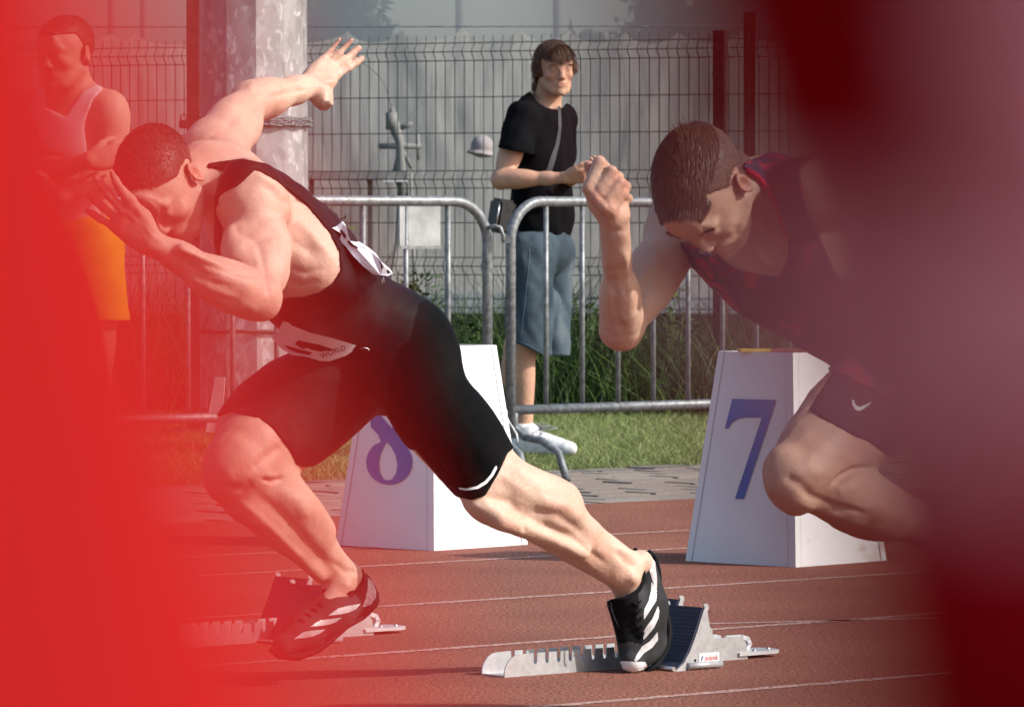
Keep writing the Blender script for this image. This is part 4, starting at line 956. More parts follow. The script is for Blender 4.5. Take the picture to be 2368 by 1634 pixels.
def starting_block(label, c, rot, slide=0.0):
    """x runs along the rail away from the runner's direction, y across, z up"""
    root = empty('starting_block', c, rot); tag(root, label, 'starting block', 'aluminium starting blocks on the track')
    W, H, Lr = .079, .050, .745
    # floor of the channel
    s = MB(); s.box((0, -W/2 + .003, .001), (Lr, W/2 - .003, .0045)); s.build('rail_floor', M_ALUB, root)
    for side in (-1, 1):
        prof = [(0, 0), (0, .012), (.003, .022), (.009, .032), (.018, .041), (.030, .047), (.042, H - .001)]
        x = .085; tooth = .0348
        while x < .60:
            prof += [(x, H), (x + .001, .030), (x + .004, .0255), (x + .0085, .0255), (x + .011, .030), (x + .0115, H)]; x += tooth
        prof += [(Lr - .03, H + .004), (Lr - .014, H), (Lr - .004, H * .7), (Lr, H * .3), (Lr, 0)]
        y0 = side * W / 2 - (.003 if side > 0 else 0); me_s = MB()
        tri = prof
        n = len(prof); me_s.v = [(p[0], y0, p[1]) for p in prof] + [(p[0], y0 + .003, p[1]) for p in prof]
        # ear-clip with the 2-D filler
        from mathutils.geometry import tessellate_polygon
        tris = tessellate_polygon([[Vector((p[0], p[1], 0)) for p in prof]])
        me_s.f = [tuple(t) for t in tris] + [tuple(n + i for i in reversed(t)) for t in tris] + [(i, (i+1) % n, n + (i+1) % n, n + i) for i in range(n)]; me_s.sm = [False] * len(me_s.f)
        me_s.build('rail_side', M_ALU if side < 0 else M_ALUB, root)  # far side brighter: sunlight on its inner face is put into the colour
    # rear anchor plate with its carrying loop
    s = MB(); o8 = [(Lr - .03, -.045), (Lr + .085, -.045), (Lr + .105, -.035), (Lr + .113, -.02), (Lr + .113, .02), (Lr + .105, .035), (Lr + .085, .045), (Lr - .03, .045)]
    s.prism(o8, .008, .016, lambda x, y, t: Vector((x, y, t))); s.build('anchor_plate', M_ALUB, root)
    s = MB()
    for y_ in (0,):
        pts = [(Lr - .012, .020, .046), (Lr + .035, .020, .046), (Lr + .055, .020, .040), (Lr + .062, .020, .028), (Lr + .050, .020, .012)]
        for a_, b_ in zip(pts, pts[1:]):
            a_, b_ = Vector(a_), Vector(b_); d_ = (b_ - a_).normalized(); n_ = Vector((-d_.z, 0, d_.x)) * .005; yv = Vector((0, .004, 0)); e_ = d_ * .003
            q8 = [a_ - e_ - n_ - yv, b_ + e_ - n_ - yv, b_ + e_ + n_ - yv, a_ - e_ + n_ - yv, a_ - e_ - n_ + yv, b_ + e_ - n_ + yv, b_ + e_ + n_ + yv, a_ - e_ + n_ + yv]; k = len(s.v); s.v += [tuple(v) for v in q8]
            for f_ in ((3,2,1,0),(4,5,6,7),(0,1,5,4),(1,2,6,5),(2,3,7,6),(3,0,4,7)): s.f.append(tuple(k + i for i in f_)); s.sm.append(False)
    s.build('carry_loop', M_ALUB, root)
    for (px_, py_) in ((Lr + .03, -.03), (Lr + .06, .03), (Lr + .09, -.015)):
        s = MB(); s.tube([(px_, py_, .015), (px_, py_, .020)], .005, 8); s.build('bolt', M_STEELPIN, root)
    # two pedals: curved pad between cast side cheeks
    for ped, (x0, y_in, sd) in enumerate(((.392 + slide, -.048, -1), (.520 + slide, .046, 1))):
        wd = .125; y0, y1 = (y_in, y_in + sd * wd); lo_, hi_ = min(y0, y1), max(y0, y1)
        curve = [(x0 + t, z_) for t, z_ in ((0, .004), (.020, .018), (.038, .042), (.052, .068), (.064, .094), (.074, .118), (.084, .140))]
        s = MB(); n = len(curve)
        back = [(p[0] + .010, p[1] - .003) for p in curve]
        poly = curve + back[::-1]; s.prism(poly, lo_, hi_, lambda x, z_, t: Vector((x, t, z_))); pd = s.build('pedal_pad', M_PAD, root)
        cheek = [(x0 - .004, .0), (x0 + .03, .0), (x0 + .032, .004), (x0 + .138, .004), (x0 + .140, .040), (x0 + .132, .046), (x0 + .124, .044), (x0 + .126, .058), (x0 + .118, .060), (x0 + .118, .074), (x0 + .112, .076), (x0 + .112, .090), (x0 + .104, .094), (x0 + .100, .112), (x0 + .096, .130), (x0 + .101, .138), (x0 + .099, .146), (x0 + .092, .149), (x0 + .084, .146)] + [(p[0] + .004, p[1]) for p in curve[::-1]]
        tris = tessellate_polygon([[Vector((p[0], p[1], 0)) for p in cheek]]); n = len(cheek)
        for ysd in ((lo_ - .004, lo_ + .0005), (hi_ - .0005, hi_ + .004)):
            s = MB(); s.v = [(p[0], ysd[0], p[1]) for p in cheek] + [(p[0], ysd[1], p[1]) for p in cheek]; s.f = [tuple(t) for t in tris] + [tuple(n + i for i in reversed(t)) for t in tris] + [(i, (i+1) % n, n + (i+1) % n, n + i) for i in range(n)]; s.sm = [False] * len(s.f)
            ck = s.build('pedal_bracket', M_ALU, root)
            if ysd[0] < lo_ and ped == 0:
                s = MB(); yy = ysd[0] - .0008; s.box((x0 + .070, yy - .0004, .014), (x0 + .132, yy + .0002, .037)); st = s.build('maker_label', M_WHITE, ck)
                cu = bpy.data.curves.new('t', 'FONT'); cu.body = 'polanik'; cu.shear = .25; to = bpy.data.objects.new('t', cu); COL.objects.link(to); bpy.context.view_layer.update()
                me = bpy.data.meshes.new_from_object(to.evaluated_get(bpy.context.evaluated_depsgraph_get())); bpy.data.objects.remove(to); me.materials.clear(); xs_ = [v.co.x for v in me.vertices]; k_ = .042 / (max(xs_) - min(xs_))
                for v in me.vertices: v.co = (x0 + .086 + (v.co.x - min(xs_)) * k_, yy - .0012, .020 + v.co.y * k_ * 1.25)
                me.name = 'lettering'; link('lettering', me, noise_mat('red_print', (.55, .02, .03), (.6, .03, .04), 20, .6), st)
                s = MB(); s.quad((x0 + .075, yy - .0012, .020), (x0 + .0775, yy - .0012, .019), (x0 + .080, yy - .0012, .026), (x0 + .083, yy - .0012, .033), (x0 + .080, yy - .0012, .031), (x0 + .077, yy - .0012, .030)); s.build('logo', noise_mat('blue_print', (.02, .06, .22), (.03, .08, .25), 20, .6), st)
                s = MB(); s.tube([(x0 + .058, ysd[0] - .001, .022), (x0 + .058, ysd[0] + .002, .022)], .0032, 10); s.build('painted_bolt_hole', M_BLACK, ck)  # solid black stub; the dark inside of a hole is put into its colour
        s = MB(); s.tube([(x0 + .034, lo_ - .004, .010), (x0 + .138, lo_ - .004, .010)], .0085, 10); s.build('foot_roll', M_ALU, root)
        s = MB(); s.tube([(x0 + .115, y0, .030), (x0 + .115, -sd * .04, .030)], .007, 8); s.build('cross_pin', M_STEELPIN, root)
        s = MB(); s.tube([(x0 - .006, lo_ - .003, .006), (x0 - .006, hi_ + .003, .006)], .005, 8); s.build('hinge_pin', M_STEELPIN, root)
    return root
B1 = Vector((-.0423, 11.275, 0)); starting_block('aluminium starting block with the rear foot of the sprinter in black on it', B1, LA)
D12 = Vector((-.885, .69, 0)); starting_block('empty aluminium starting block behind the front shoe of the sprinter in black', B1 + D12, LA)
# ================================================================== cloth hanging close to the camera
def cloth_near(edge, width, y, z0, z1, k, folds, thick=.0012, nx=70, nz=90):
    """a hanging strip of cloth: edge(z) is its visible border, width runs outwards, folds and real thickness"""
    V = []
    for i in range(nx):
        t = i / (nx - 1)
        for j in range(nz):
            s_ = j / (nz - 1); z = z0 + (z1 - z0) * s_; e = edge(z); x = e + width * t
            V.append((x, y + k * (x - e) + sum(a * math.sin(fr * t * 6.283 + ph + s_ * sl) for a, fr, ph, sl in folds) * min(1, t * 8), z))
    V = np.array(V); idx = np.arange(nx * nz).reshape(nx, nz); F1 = np.stack([idx[:-1, :-1], idx[1:, :-1], idx[1:, 1:], idx[:-1, 1:]], -1).reshape(-1, 4)
    V2 = V.copy(); V2[:, 1] += thick; n = len(V); rim = []
    per = list(idx[:, 0]) + list(idx[-1, 1:]) + list(idx[-2::-1, -1]) + list(idx[0, -2:0:-1])
    for a_, b_ in zip(per, per[1:] + per[:1]): rim.append((b_, a_, a_ + n, b_ + n))
    return mesh_np('flag_cloth', np.concatenate([V, V2]), np.concatenate([F1, F1[:, ::-1] + n, np.array(rim)]))
def near_mat(name, c, trans=.35, rough=.7):
    m, N, L, B = new_mat(name); tc = N.new('ShaderNodeTexCoord'); n = N.new('ShaderNodeTexNoise'); n.inputs['Scale'].default_value = 40; L.new(tc.outputs['Object'], n.inputs[0])
    r = ramp(N, [(.3, tuple(x * .92 for x in c)), (.7, tuple(min(1, x * 1.06) for x in c))]); L.new(n.outputs[0], r.inputs[0]); L.new(r.outputs[0], B.inputs['Base Color']); B.inputs['Roughness'].default_value = rough; B.inputs['Specular IOR Level'].default_value = .05
    t = N.new('ShaderNodeBsdfTranslucent'); L.new(r.outputs[0], t.inputs[0]); ms = N.new('ShaderNodeMixShader'); ms.inputs[0].default_value = trans; L.new(B.outputs[0], ms.inputs[1]); L.new(t.outputs[0], ms.inputs[2]); L.new(ms.outputs[0], N['Material Output'].inputs[0]); return m
def near_x(px, y): return (px - 1184) / FPX * y
def near_py(z, y): return 524 - (z - 1) / y * FPX
# left: plain red flag cloth in the sun, its border slanting down to the right
NL = .125
def edge_l(z):
    py = near_py(z, NL); return near_x(float(np.interp(py, (-600, 100, 800, 1300, 1634, 2300), (330, 380, 610, 760, 880, 1000))), NL)
me = cloth_near(edge_l, -.075, NL, .90, 1.10, .62, ((.0014, 3.5, 0, 9),))
fl = empty('red_flag', (-.08, NL, 1.10)); tag(fl, 'bright red flag cloth hanging blurred close to the camera on the left', 'flag')
M_NR = near_mat('sunlit_red_cloth', (.55, .021, .021), .4, 1.0); me.materials.append(M_NR); o = link('flag_cloth', me, None, fl); o.location = -fl.location
N2 = .62
def edge_2(z): return near_x(float(np.interp(near_py(z, N2), (-900, 0, 240, 600, 750, 1133, 1334, 1568, 2500), (-60, 20, 90, 262, 305, 365, 440, 530, 800))), N2)
me = cloth_near(edge_2, -.16, N2, .86, 1.14, .5, ((.010, 2.5, 0, 4),), thick=.002)
fl2 = empty('red_pennant', (-.19, N2, 1.14)); tag(fl2, 'second red cloth at the far left edge, hanging a little farther from the camera', 'pennant')
me.materials.append(M_NR); o = link('pennant_cloth', me, None, fl2); o.location = -fl2.location
s = MB(); s.tube([(-.08, 0, .003), (.10, 0, .003)], .003, 8); s.build('pennant_rod', M_GALVD, fl2); s = MB(); s.tube([(-.03, 0, .004), (-.03, .0, -1.14)], .005, 8); s.build('pennant_pole', M_GALVD, fl2)
# right: dark red cloth with dusty pink and bright red fields, turned away from the sun
NR = .15
def edge_r(z):
    py = near_py(z, NR); return near_x(float(np.interp(py, (-600, 0, 300, 700, 1100, 1634, 2300), (1380, 1450, 1540, 1660, 1810, 1900, 1960))), NR)
me = cloth_near(edge_r, .075, NR, .90, 1.10, -.45, ((.0018, 3, 0, 11),), nx=110, nz=160)
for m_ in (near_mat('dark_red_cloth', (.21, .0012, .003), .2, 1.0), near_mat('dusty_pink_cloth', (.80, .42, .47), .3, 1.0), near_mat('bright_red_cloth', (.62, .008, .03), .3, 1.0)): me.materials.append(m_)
V = np.zeros(len(me.vertices) * 3, dtype=np.float32); me.vertices.foreach_get('co', V); V = V.reshape(-1, 3); qx = 1184 + FPX * V[:, 0] / V[:, 1]; qy = 524 - (V[:, 2] - 1) / V[:, 1] * FPX
lv = np.zeros(len(me.loops), dtype=np.int32); me.loops.foreach_get('vertex_index', lv); lv = lv.reshape(-1, 4)
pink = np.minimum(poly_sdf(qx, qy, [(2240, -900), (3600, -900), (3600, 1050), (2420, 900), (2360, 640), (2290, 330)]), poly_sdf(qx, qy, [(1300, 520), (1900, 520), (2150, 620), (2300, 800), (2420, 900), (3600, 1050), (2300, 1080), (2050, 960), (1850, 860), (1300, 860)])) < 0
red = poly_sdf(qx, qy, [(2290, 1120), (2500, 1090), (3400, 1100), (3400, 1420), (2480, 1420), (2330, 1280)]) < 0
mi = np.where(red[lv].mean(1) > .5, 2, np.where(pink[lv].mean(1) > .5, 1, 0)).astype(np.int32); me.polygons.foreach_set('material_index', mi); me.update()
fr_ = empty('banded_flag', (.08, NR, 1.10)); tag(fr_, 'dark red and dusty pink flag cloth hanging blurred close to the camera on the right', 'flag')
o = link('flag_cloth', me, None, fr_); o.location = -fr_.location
for f_, x in ((fl, -1), (fr_, 1)):
    s = MB(); s.tube([(-.07, 0, .003), (.075, 0, .003)], .003, 8); s.build('flag_rod', M_GALVD, f_)
    s = MB(); s.tube([(.03 * x, .0, .004), (.03 * x, .0, -1.10)], .004, 8); s.build('flag_pole', M_GALVD, f_)

# ================================================================== sprinter in the black suit (left)
def build_A():
    root = empty('person', G(640, 1522 + 60)); root.location.z = 0
    off = root.location.copy()
    tag(root, 'sprinter in a black sleeveless suit, one arm flung up behind him, pushing off the block', 'person')
    F = Field((-.98, 10.15, .0), (.44, 11.75, 1.50), .0042)
    hc = P(374, 424, 10.70)
    nb = P(520, 425, 10.86); ls = P(588, 462, 10.74); rs = P(497, 352, 11.02)
    dT = nrm(P(790, 715, 11.06) - P(590, 500, 10.90))
    # trunk
    ch = P(640, 560, 10.95); lat = nrm(Vector((ls - rs))); lat = (lat - dT * lat.dot(dT)).normalized(); fr = dT.cross(lat)
    F.ell(ch, (dT, lat, fr), (.185, .155, .118), .03)
    F.ell(P(590, 500, 10.88), (dT, lat, fr), (.10, .165, .095), .04)
    F.ell(P(705, 600, 10.93), (dT, lat, fr), (.13, .150, .105), .04)       # lats
    F.cone(P(700, 620, 11.0), P(830, 745, 11.10), .118, .112, .04)
    F.ell(P(700, 690, 10.98), (dT, lat, fr), (.13, .10, .07), .04)
    pel = P(900, 805, 11.16); pl = nrm(P(950, 815, 11.06) - P(880, 830, 11.3))
    F.ell(pel, (nrm((.6, .2, -.6)), pl, nrm((.6, .2, -.6)).cross(pl)), (.125, .165, .125), .04)
    F.ell(P(948, 812, 11.10), (nrm((.4, 0, -.6)), (0, 1, 0), nrm((.6, 0, .4))), (.12, .10, .10), .035)   # glutes
    F.ell(P(905, 850, 11.30), (nrm((.4, 0, -.6)), (0, 1, 0), nrm((.6, 0, .4))), (.11, .10, .095), .035)
    # neck, traps
    F.cone(P(440, 420, 10.80), nb, .058, .070, .03)
    F.cone(nb, rs, .062, .055, .04); F.cone(nb, ls, .062, .058, .04)
    F.cone(P(470, 380, 10.84), P(540, 405, 10.95), .05, .06, .03)
    F.ell(P(600, 455, 10.86), (dT, lat, fr), (.08, .06, .05), .03)
    # shoulder blade and side muscles
    F.ell(P(652, 455, 10.86), (nrm((.7, .1, -.5)), (0, 1, 0), nrm((.5, 0, .7))), (.085, .05, .03), .02)
    F.ell(P(720, 600, 10.84), (nrm((.75, .1, -.65)), (0, 1, 0), nrm((.65, 0, .75))), (.11, .05, .05), .02)
    F.cone(P(668, 480, 10.84), P(760, 590, 10.87), .045, .03, .03)
    # near arm
    el = P(600, 688, 10.52); wr = P(347, 560, 10.40)
    limb_arm(F, ls, el, wr, (-1, -.2, .1), ru=.052, rf=.045, rw=.028, bulk=1.16)
    F.ell(P(572, 445, 10.70), (nrm((0, -.2, -1)), (1, 0, 0), (0, 1, 0)), (.075, .062, .058), .03)
    F.ell(P(548, 575, 10.60), (nrm(el - ls), nrm((-1, 0, .0)), (0, 1, 0)), (.07, .034, .036), .010)
    F.ell(P(640, 590, 10.64), (nrm(el - ls), nrm((1, 0, .0)), (0, 1, 0)), (.10, .028, .036), .020)
    F.ell(P(515, 665, 10.47), (nrm(wr - el), (0, 1, 0), (0, 0, 1)), (.10, .038, .040), .02)
    F.cone(P(560, 660, 10.45), P(420, 575, 10.39), .020, .012, .014)
    hand(F, wr, (-.66, -.2, .62), (.25, .95, -.1), (.7, -.2, .7), curls=(8, 12, 16, 18), spread=11, th=(0, 8, 10), size=.93, first=(0, 6, 10, 14), tout=16)
    # far arm
    el2 = P(580, 235, 11.28); wr2 = P(716, 199, 11.46)
    limb_arm(F, rs, el2, wr2, (.6, .3, -.6), ru=.052, rf=.042, rw=.029, bulk=1.10)
    F.ell(P(478, 352, 11.0), (nrm(el2 - rs), (1, 0, 0), (0, 1, 0)), (.07, .055, .055), .03)
    hand(F, wr2, (.62, .42, .60), (.3, -.85, .2), (.5, -.1, -.9), curls=(3, 5, 10, 12), spread=5, th=(25, 25, 30), size=.84, first=(-6, -6, 6, 8), tout=132)
    F.ell(P(744, 222, 11.46), (nrm((.3, 0, -1)), (0, 1, 0), (1, 0, 0)), (.036, .024, .026), .014)
    # legs
    hl = P(931, 849, 11.08); kl = P(1172, 1152, 11.14); al = P(1440, 1330, 11.37)
    limb_leg(F, hl, kl, al, (-.5, -.35, -.6), rt=.083, rk=.058, ra=.036, bulk=1.0)
    F.ell(P(1272, 1176, 11.18), (nrm(al - kl), (0, 1, 0), (0, 0, 1)), (.095, .056, .052), .03)
    F.cone(P(1190, 1110, 11.13), P(1300, 1160, 11.2), .045, .045, .03)
    F.cone(P(1440, 1325, 11.38), P(1482, 1300, 11.40), .030, .028, .02)
    F.cone(P(1440, 1330, 11.37), P(1455, 1400, 11.39), .032, .028, .02)
    F.cone(P(1325, 1222, 11.24), P(1440, 1300, 11.37), .046, .032, .025)
    F.ell(P(1122, 1170, 11.08), (nrm(al - kl), (0, 1, 0), (0, 0, 1)), (.06, .04, .034), .04)
    F.cone(P(1160, 1205, 11.07), P(1350, 1275, 11.22), .020, .016, .02)
    hr = P(845, 850, 11.28); kr = P(556, 1082, 10.92); ar = P(795, 1338, 11.14)
    limb_leg(F, hr, kr, ar, (-.2, -.3, .9), rt=.090, rk=.070, ra=.036, bulk=1.0)
    F.ell(P(650, 930, 11.06), (nrm((.7, 0, .5)), (0, 1, 0), nrm((-.5, 0, .7))), (.17, .085, .082), .04)
    F.ell(P(553, 1140, 10.93), (nrm((.4, 0, -.8)), (0, 1, 0), (1, 0, 0)), (.07, .045, .045), .03)
    F.ell(P(575, 1035, 10.95), (nrm((.6, 0, .75)), (0, 1, 0), nrm((.75, 0, -.6))), (.085, .075, .072), .03)
    F.ell(P(524, 1085, 10.90), (nrm((.3, 0, 1)), (0, 1, 0), (1, 0, 0)), (.062, .05, .048), .03)
    F.ell(P(655, 1185, 11.02), (nrm(ar - kr), (0, 1, 0), nrm((.7, 0, .7))), (.15, .058, .060), .045)
    F.ell(P(698, 1168, 11.0), (nrm(ar - kr), (0, 1, 0), nrm((.7, 0, .7))), (.10, .036, .030), .04)
    F.cone(P(560, 1170, 10.90), P(740, 1330, 11.07), .018, .014, .02)
    F.ell(P(815, 1340, 11.15), (nrm((.3, 0, 1)), (0, 1, 0), (1, 0, 0)), (.030, .03, .022), .02)
    F.cone(P(800, 1335, 11.13), P(760, 1395, 11.09), .032, .026, .02)
    # head
    F.uneven(.0011, 48, 4)
    q, l, f, u = head(F, hc, (-.17, -.62, -.76), (-.52, -.55, .66), .99, jaw=1.0)
    for p in (P(263, 411, 10.4),): F.tint(p, .05, .3)
    body_me = F.mesh('body', smooth_iter=1)
    n_, l_, m_ = (10.2, 10.95), (10.8, 11.5), (11.0, 11.7)
    sculpt(body_me, [
        ([(540, 515), (556, 542), (590, 556), (645, 540)], 9, -4, n_), ([(557, 575)], 22, 5, n_), ([(535, 600), (560, 612), (600, 600)], 8, -3, n_),
        ([(596, 560), (612, 620), (622, 690)], 9, -4, n_), ([(648, 500), (655, 580), (650, 650)], 9, 2.5, n_),
        ([(598, 640), (530, 628), (470, 612), (400, 585)], 8, -4, n_), ([(575, 615), (500, 608), (430, 580)], 4, 1.6, n_), ([(560, 690), (490, 668), (430, 640)], 9, 3, n_), ([(545, 655), (480, 640), (400, 605)], 5, 1.4, n_),
        ([(584, 715)], 14, 3, n_), ([(372, 560), (352, 545), (338, 528)], 5, 2, n_), ([(330, 500), (312, 475)], 4, 1.8, n_), ([(318, 515), (295, 490)], 4, 1.8, n_),
        ([(585, 398), (640, 432), (664, 470)], 10, 4, (10.4, 11.2)), ([(612, 425), (650, 462), (700, 470)], 12, -4, (10.4, 11.2)),
        ([(652, 500), (684, 560), (735, 592)], 18, -8, (10.4, 11.2)), ([(672, 500), (715, 535), (765, 590)], 14, 5, (10.4, 11.2)), ([(668, 620), (710, 632), (750, 618)], 8, -3, (10.4, 11.2)), ([(665, 652), (705, 660), (740, 648)], 7, -2.5, (10.4, 11.2)),
        ([(494, 425), (498, 455), (505, 480)], 4, -3, (10.3, 11.2)), ([(506, 420), (510, 455)], 4, 3, (10.3, 11.2)), ([(484, 465), (470, 500), (440, 530)], 8, -3, (10.3, 11.2)),
        ([(1092, 1165), (1130, 1150), (1178, 1160), (1206, 1190)], 12, -6, l_), ([(1150, 1192)], 20, 5, l_), ([(1208, 1195), (1216, 1232)], 7, -4, l_), ([(1100, 1130), (1160, 1100), (1230, 1150)], 12, 3, l_),
        ([(1222, 1180), (1290, 1192), (1360, 1240)], 11, -5, l_), ([(1240, 1160), (1310, 1170), (1350, 1200)], 14, 4, l_), ([(1225, 1222), (1310, 1262), (1400, 1335)], 9, 3, l_), ([(1235, 1205), (1320, 1240), (1410, 1310)], 8, -3.5, l_),
        ([(1464, 1338)], 13, 6, m_), ([(1420, 1272), (1448, 1300), (1470, 1312)], 8, -4, m_), ([(1430, 1265), (1465, 1288)], 6, 3, m_),
        ([(585, 1085), (612, 1060), (650, 1030)], 11, -5, l_), ([(560, 1040), (545, 1000)], 24, 4, l_), ([(606, 1108), (630, 1114), (655, 1104)], 5, -6, l_), ([(612, 1096), (640, 1098)], 6, 3, l_),
        ([(530, 1100)], 18, 4, l_), ([(520, 1125), (560, 1130), (585, 1110)], 9, -4, l_), ([(590, 1140), (650, 1190), (720, 1265), (770, 1320)], 14, -6, l_), ([(560, 1160), (630, 1222), (720, 1310)], 8, 3, l_), ([(640, 1130), (690, 1160), (712, 1200)], 16, 4, l_),
        ([(800, 1352)], 13, 6, l_), ([(770, 1300), (800, 1320), (826, 1322)], 8, -4, l_),
        ([(572, 205), (590, 196)], 10, 3, (11.0, 11.8)), ([(598, 255), (592, 266)], 8, -4, (11.0, 11.8)), ([(620, 225), (670, 215), (715, 205)], 6, -3, (11.0, 11.8)), ([(640, 205), (700, 188)], 6, 2.5, (11.0, 11.8)), ([(690, 205), (718, 202)], 3, 1.6, (11.0, 11.8)), ([(520, 300), (560, 250)], 10, -3, (10.8, 11.6)),
        ([(744, 196), (760, 196), (770, 206)], 4, -3, (11.2, 11.8)), ([(752, 222)], 10, 3, (11.2, 11.8))])
    body = link('body', body_me, SKIN_PALE, root)
    # --- one-piece suit: everything between neck and hems except the armhole side and the straps' outer skin
    arm_cut = [(563, 420), (591, 394), (640, 420), (712, 478), (762, 538), (784, 585), (786, 625), (770, 652), (740, 674), (700, 686), (664, 688), (640, 700), (600, 700), (545, 640), (516, 591), (514, 520), (520, 455)]
    up = [(478, 378), (501, 374), (560, 366), (650, 385), (730, 440), (800, 520), (870, 590), (960, 640), (1060, 700), (1130, 790), (1230, 1000), (1174, 1048), (1150, 1102), (1122, 1146), (1090, 1156), (1052, 1148), (960, 1040), (850, 1045), (790, 1075), (745, 1080), (700, 1080), (686, 1074), (682, 1066), (668, 1038), (634, 993), (600, 966), (535, 953), (498, 966), (470, 940), (560, 800), (600, 770), (560, 740), (505, 640), (494, 560), (496, 460), (505, 410), (520, 396), (478, 388)]
    def reg(p):
        px, py, dep = topx(p); sc = dep / FPX
        a = poly_sdf(px, py, up); b = poly_sdf(px, py, arm_cut)
        d = np.maximum(a, -b) * sc
        # the near arm and hand stay bare
        L = np.array(ls); E_ = np.array(el); W_ = np.array(wr)
        def seg(p, a, b):
            ab = b - a; t = np.clip(((p - a) @ ab) / (ab @ ab), 0, 1); return np.linalg.norm(p - a - t[:, None] * ab, axis=1)
        arm = np.minimum(seg(p, np.array(P(575, 520, 10.66)), E_) - .084, seg(p, E_, W_) - .085)
        return np.maximum(d, -arm)
    D = F.garment(.0045, reg)
    # split suit: charcoal upper, ribbed black shorts
    line = [(1140, 640), (966, 700), (946, 790), (925, 800), (880, 870), (640, 700), (400, 900), (400, 1300), (1300, 1300), (1300, 700)]
    up_me = F.mesh('suit', D, 1)
    V = np.zeros(len(up_me.vertices) * 3, dtype=np.float32); up_me.vertices.foreach_get('co', V); V = V.reshape(-1, 3)
    px, py, dep = topx(V)
    rib = poly_sdf(px, py, [(1100, 640), (968, 700), (946, 785), (925, 800), (900, 860), (890, 960), (900, 1300), (1400, 1300), (1300, 700)]) < 0
    up_me.materials.append(M_SUIT); up_me.materials.append(M_RIB)
    nF = len(up_me.polygons); lv = np.zeros(nF * 4, dtype=np.int32); up_me.loops.foreach_get('vertex_index', lv)
    fr_ = rib[lv.reshape(-1, 4)].mean(1) > .5
    up_me.polygons.foreach_set('material_index', fr_.astype(np.int32)); up_me.update()
    suit = link('racing_suit', up_me, None, root)
    # --- hair
    def reg_h(p):
        r = (p - np.array(q(0, 0, 0))) @ np.array([list(l), list(f), list(u)]).T
        a, b, c = np.abs(r[:, 0]), r[:, 1], r[:, 2]
        top = .030 - c + np.maximum(b - .03, 0) * .6                        # above a slanting line
        side = np.where(b < .02, -.035 - c, .9)                           # behind the ears down the back
        side = np.maximum(side, b + .002)
        ear = .034 - np.sqrt(((a - .08))**2 + (b + .008)**2 + (c + .008)**2)
        frontline = b - .078 - np.maximum(c - .06, 0) * .3
        d = np.minimum(np.maximum(top, -9), side)
        bnd = .012 - np.minimum(a, .2) * 0
        return np.maximum(np.maximum(np.maximum(d, ear), frontline), np.linalg.norm(r, axis=1) - .145)
    lf = np.array([list(l), list(f), list(u)])
    def lnA(p):
        r = (p - np.array(q(0, 0, 0))) @ lf.T
        return np.clip(.003 + (r[:, 2] - .03) * .06, .002, .006)
    hair_patch('hair', F, q, l, f, u, reg_h, .0015, HAIR_A, root, 26000, lnA, .0011, tuple(f * .9 - u * .1), None, lift=.9, seg=2, jit=.25)
    # --- shoes
    shoes_A(root, F)
    # --- prints
    bv = bvh_of(up_me)
    bib_poly = [(655, 742), (668, 746), (676, 753), (720, 770), (770, 782), (833, 801), (800, 822), (762, 835), (735, 834), (706, 824), (676, 821), (650, 806), (636, 787), (628, 781), (640, 770)]
    ff = fit_front(bv, bib_poly, lift=.003)
    bib = sheet('race_bib', bib_poly, bv, M_BIB, root, step=5, fn=ff)
    f2 = lambda x, y: ff(x, y) + Vector((0, -.0015, 0))
    one = [(690, 786), (700, 789), (740, 797), (772, 808), (742, 813), (720, 808), (706, 803), (704, 808), (694, 803), (682, 795)]
    sheet('bib_number', one, bv, M_BLACK, bib, step=4, fn=f2)
    sheet('bib_bar', [(655, 797), (690, 806), (721, 815), (717, 821), (690, 816), (668, 808)], bv, M_BLACK, bib, step=4, fn=f2)
    word_on(bv, 'WORLD', (744, 829), (801, 808), 12, M_BLACK, bib, .0098, fn=f2)
    sw = [(1147, 1076), (1149, 1082), (1140, 1100), (1125, 1118), (1105, 1130), (1080, 1134), (1064, 1131), (1061, 1126), (1080, 1129), (1102, 1124), (1121, 1112), (1134, 1097), (1143, 1080)]
    sheet('swoosh_mark', sw, bv, M_WHITE, suit, lift=.0015, step=3)
    # back bib: a loose stiff cloth number lifting off the back
    bb = [(768, 527), (780, 524), (794, 518), (801, 524), (806, 545), (812, 560), (839, 570), (858, 582), (876, 597), (888, 615), (909, 633), (896, 638), (880, 636), (864, 635), (842, 618), (816, 590), (798, 568), (785, 556), (790, 540), (780, 534)]
    MBb = MB()
    c0 = 10.83
    MBb.prism(bb, 0, 1, lambda x, y, t: P(x - t * 6, y - t * 10, c0 + t * .16 + .006 * math.sin(x * .09)))
    b2 = MBb.build('race_bib', M_BIB, root)
    for pl_ in ([(785, 533), (790, 531), (801, 545), (797, 552)], [(803, 560), (806, 556), (818, 566), (828, 571), (826, 576), (812, 569)], [(876, 600), (880, 604), (886, 618), (882, 623), (880, 612)], [(893, 626), (898, 623), (903, 630), (897, 634)]):
        sheet('bib_number', pl_, None, M_BLACK, b2, fn=lambda x, y: P(x, y, c0 - .004 + .006 * math.sin(x * .09)), step=3)
    mp = MB(); mp.tube([P(880, 636, 10.91), P(886, 640, 10.905), P(888, 652, 10.905), P(884, 656, 10.91), P(883, 642, 10.91)], .0012, 6)
    mp.build('safety_pin', M_STEELPIN, b2)
    pp = surf(bv, 833, 801, .008); p2 = surf(bv, 852, 804, .006)
    mp = MB(); mp.tube([pp, (pp + p2) / 2 + Vector((0, -.002, .002)), p2, p2 + Vector((0, -.003, -.004))], .0013, 6); mp.build('safety_pin', M_STEELPIN, bib)
    for o in list(root.children): o.location = -off   # vertices are in world coordinates; the empty stands at the foot
    return root
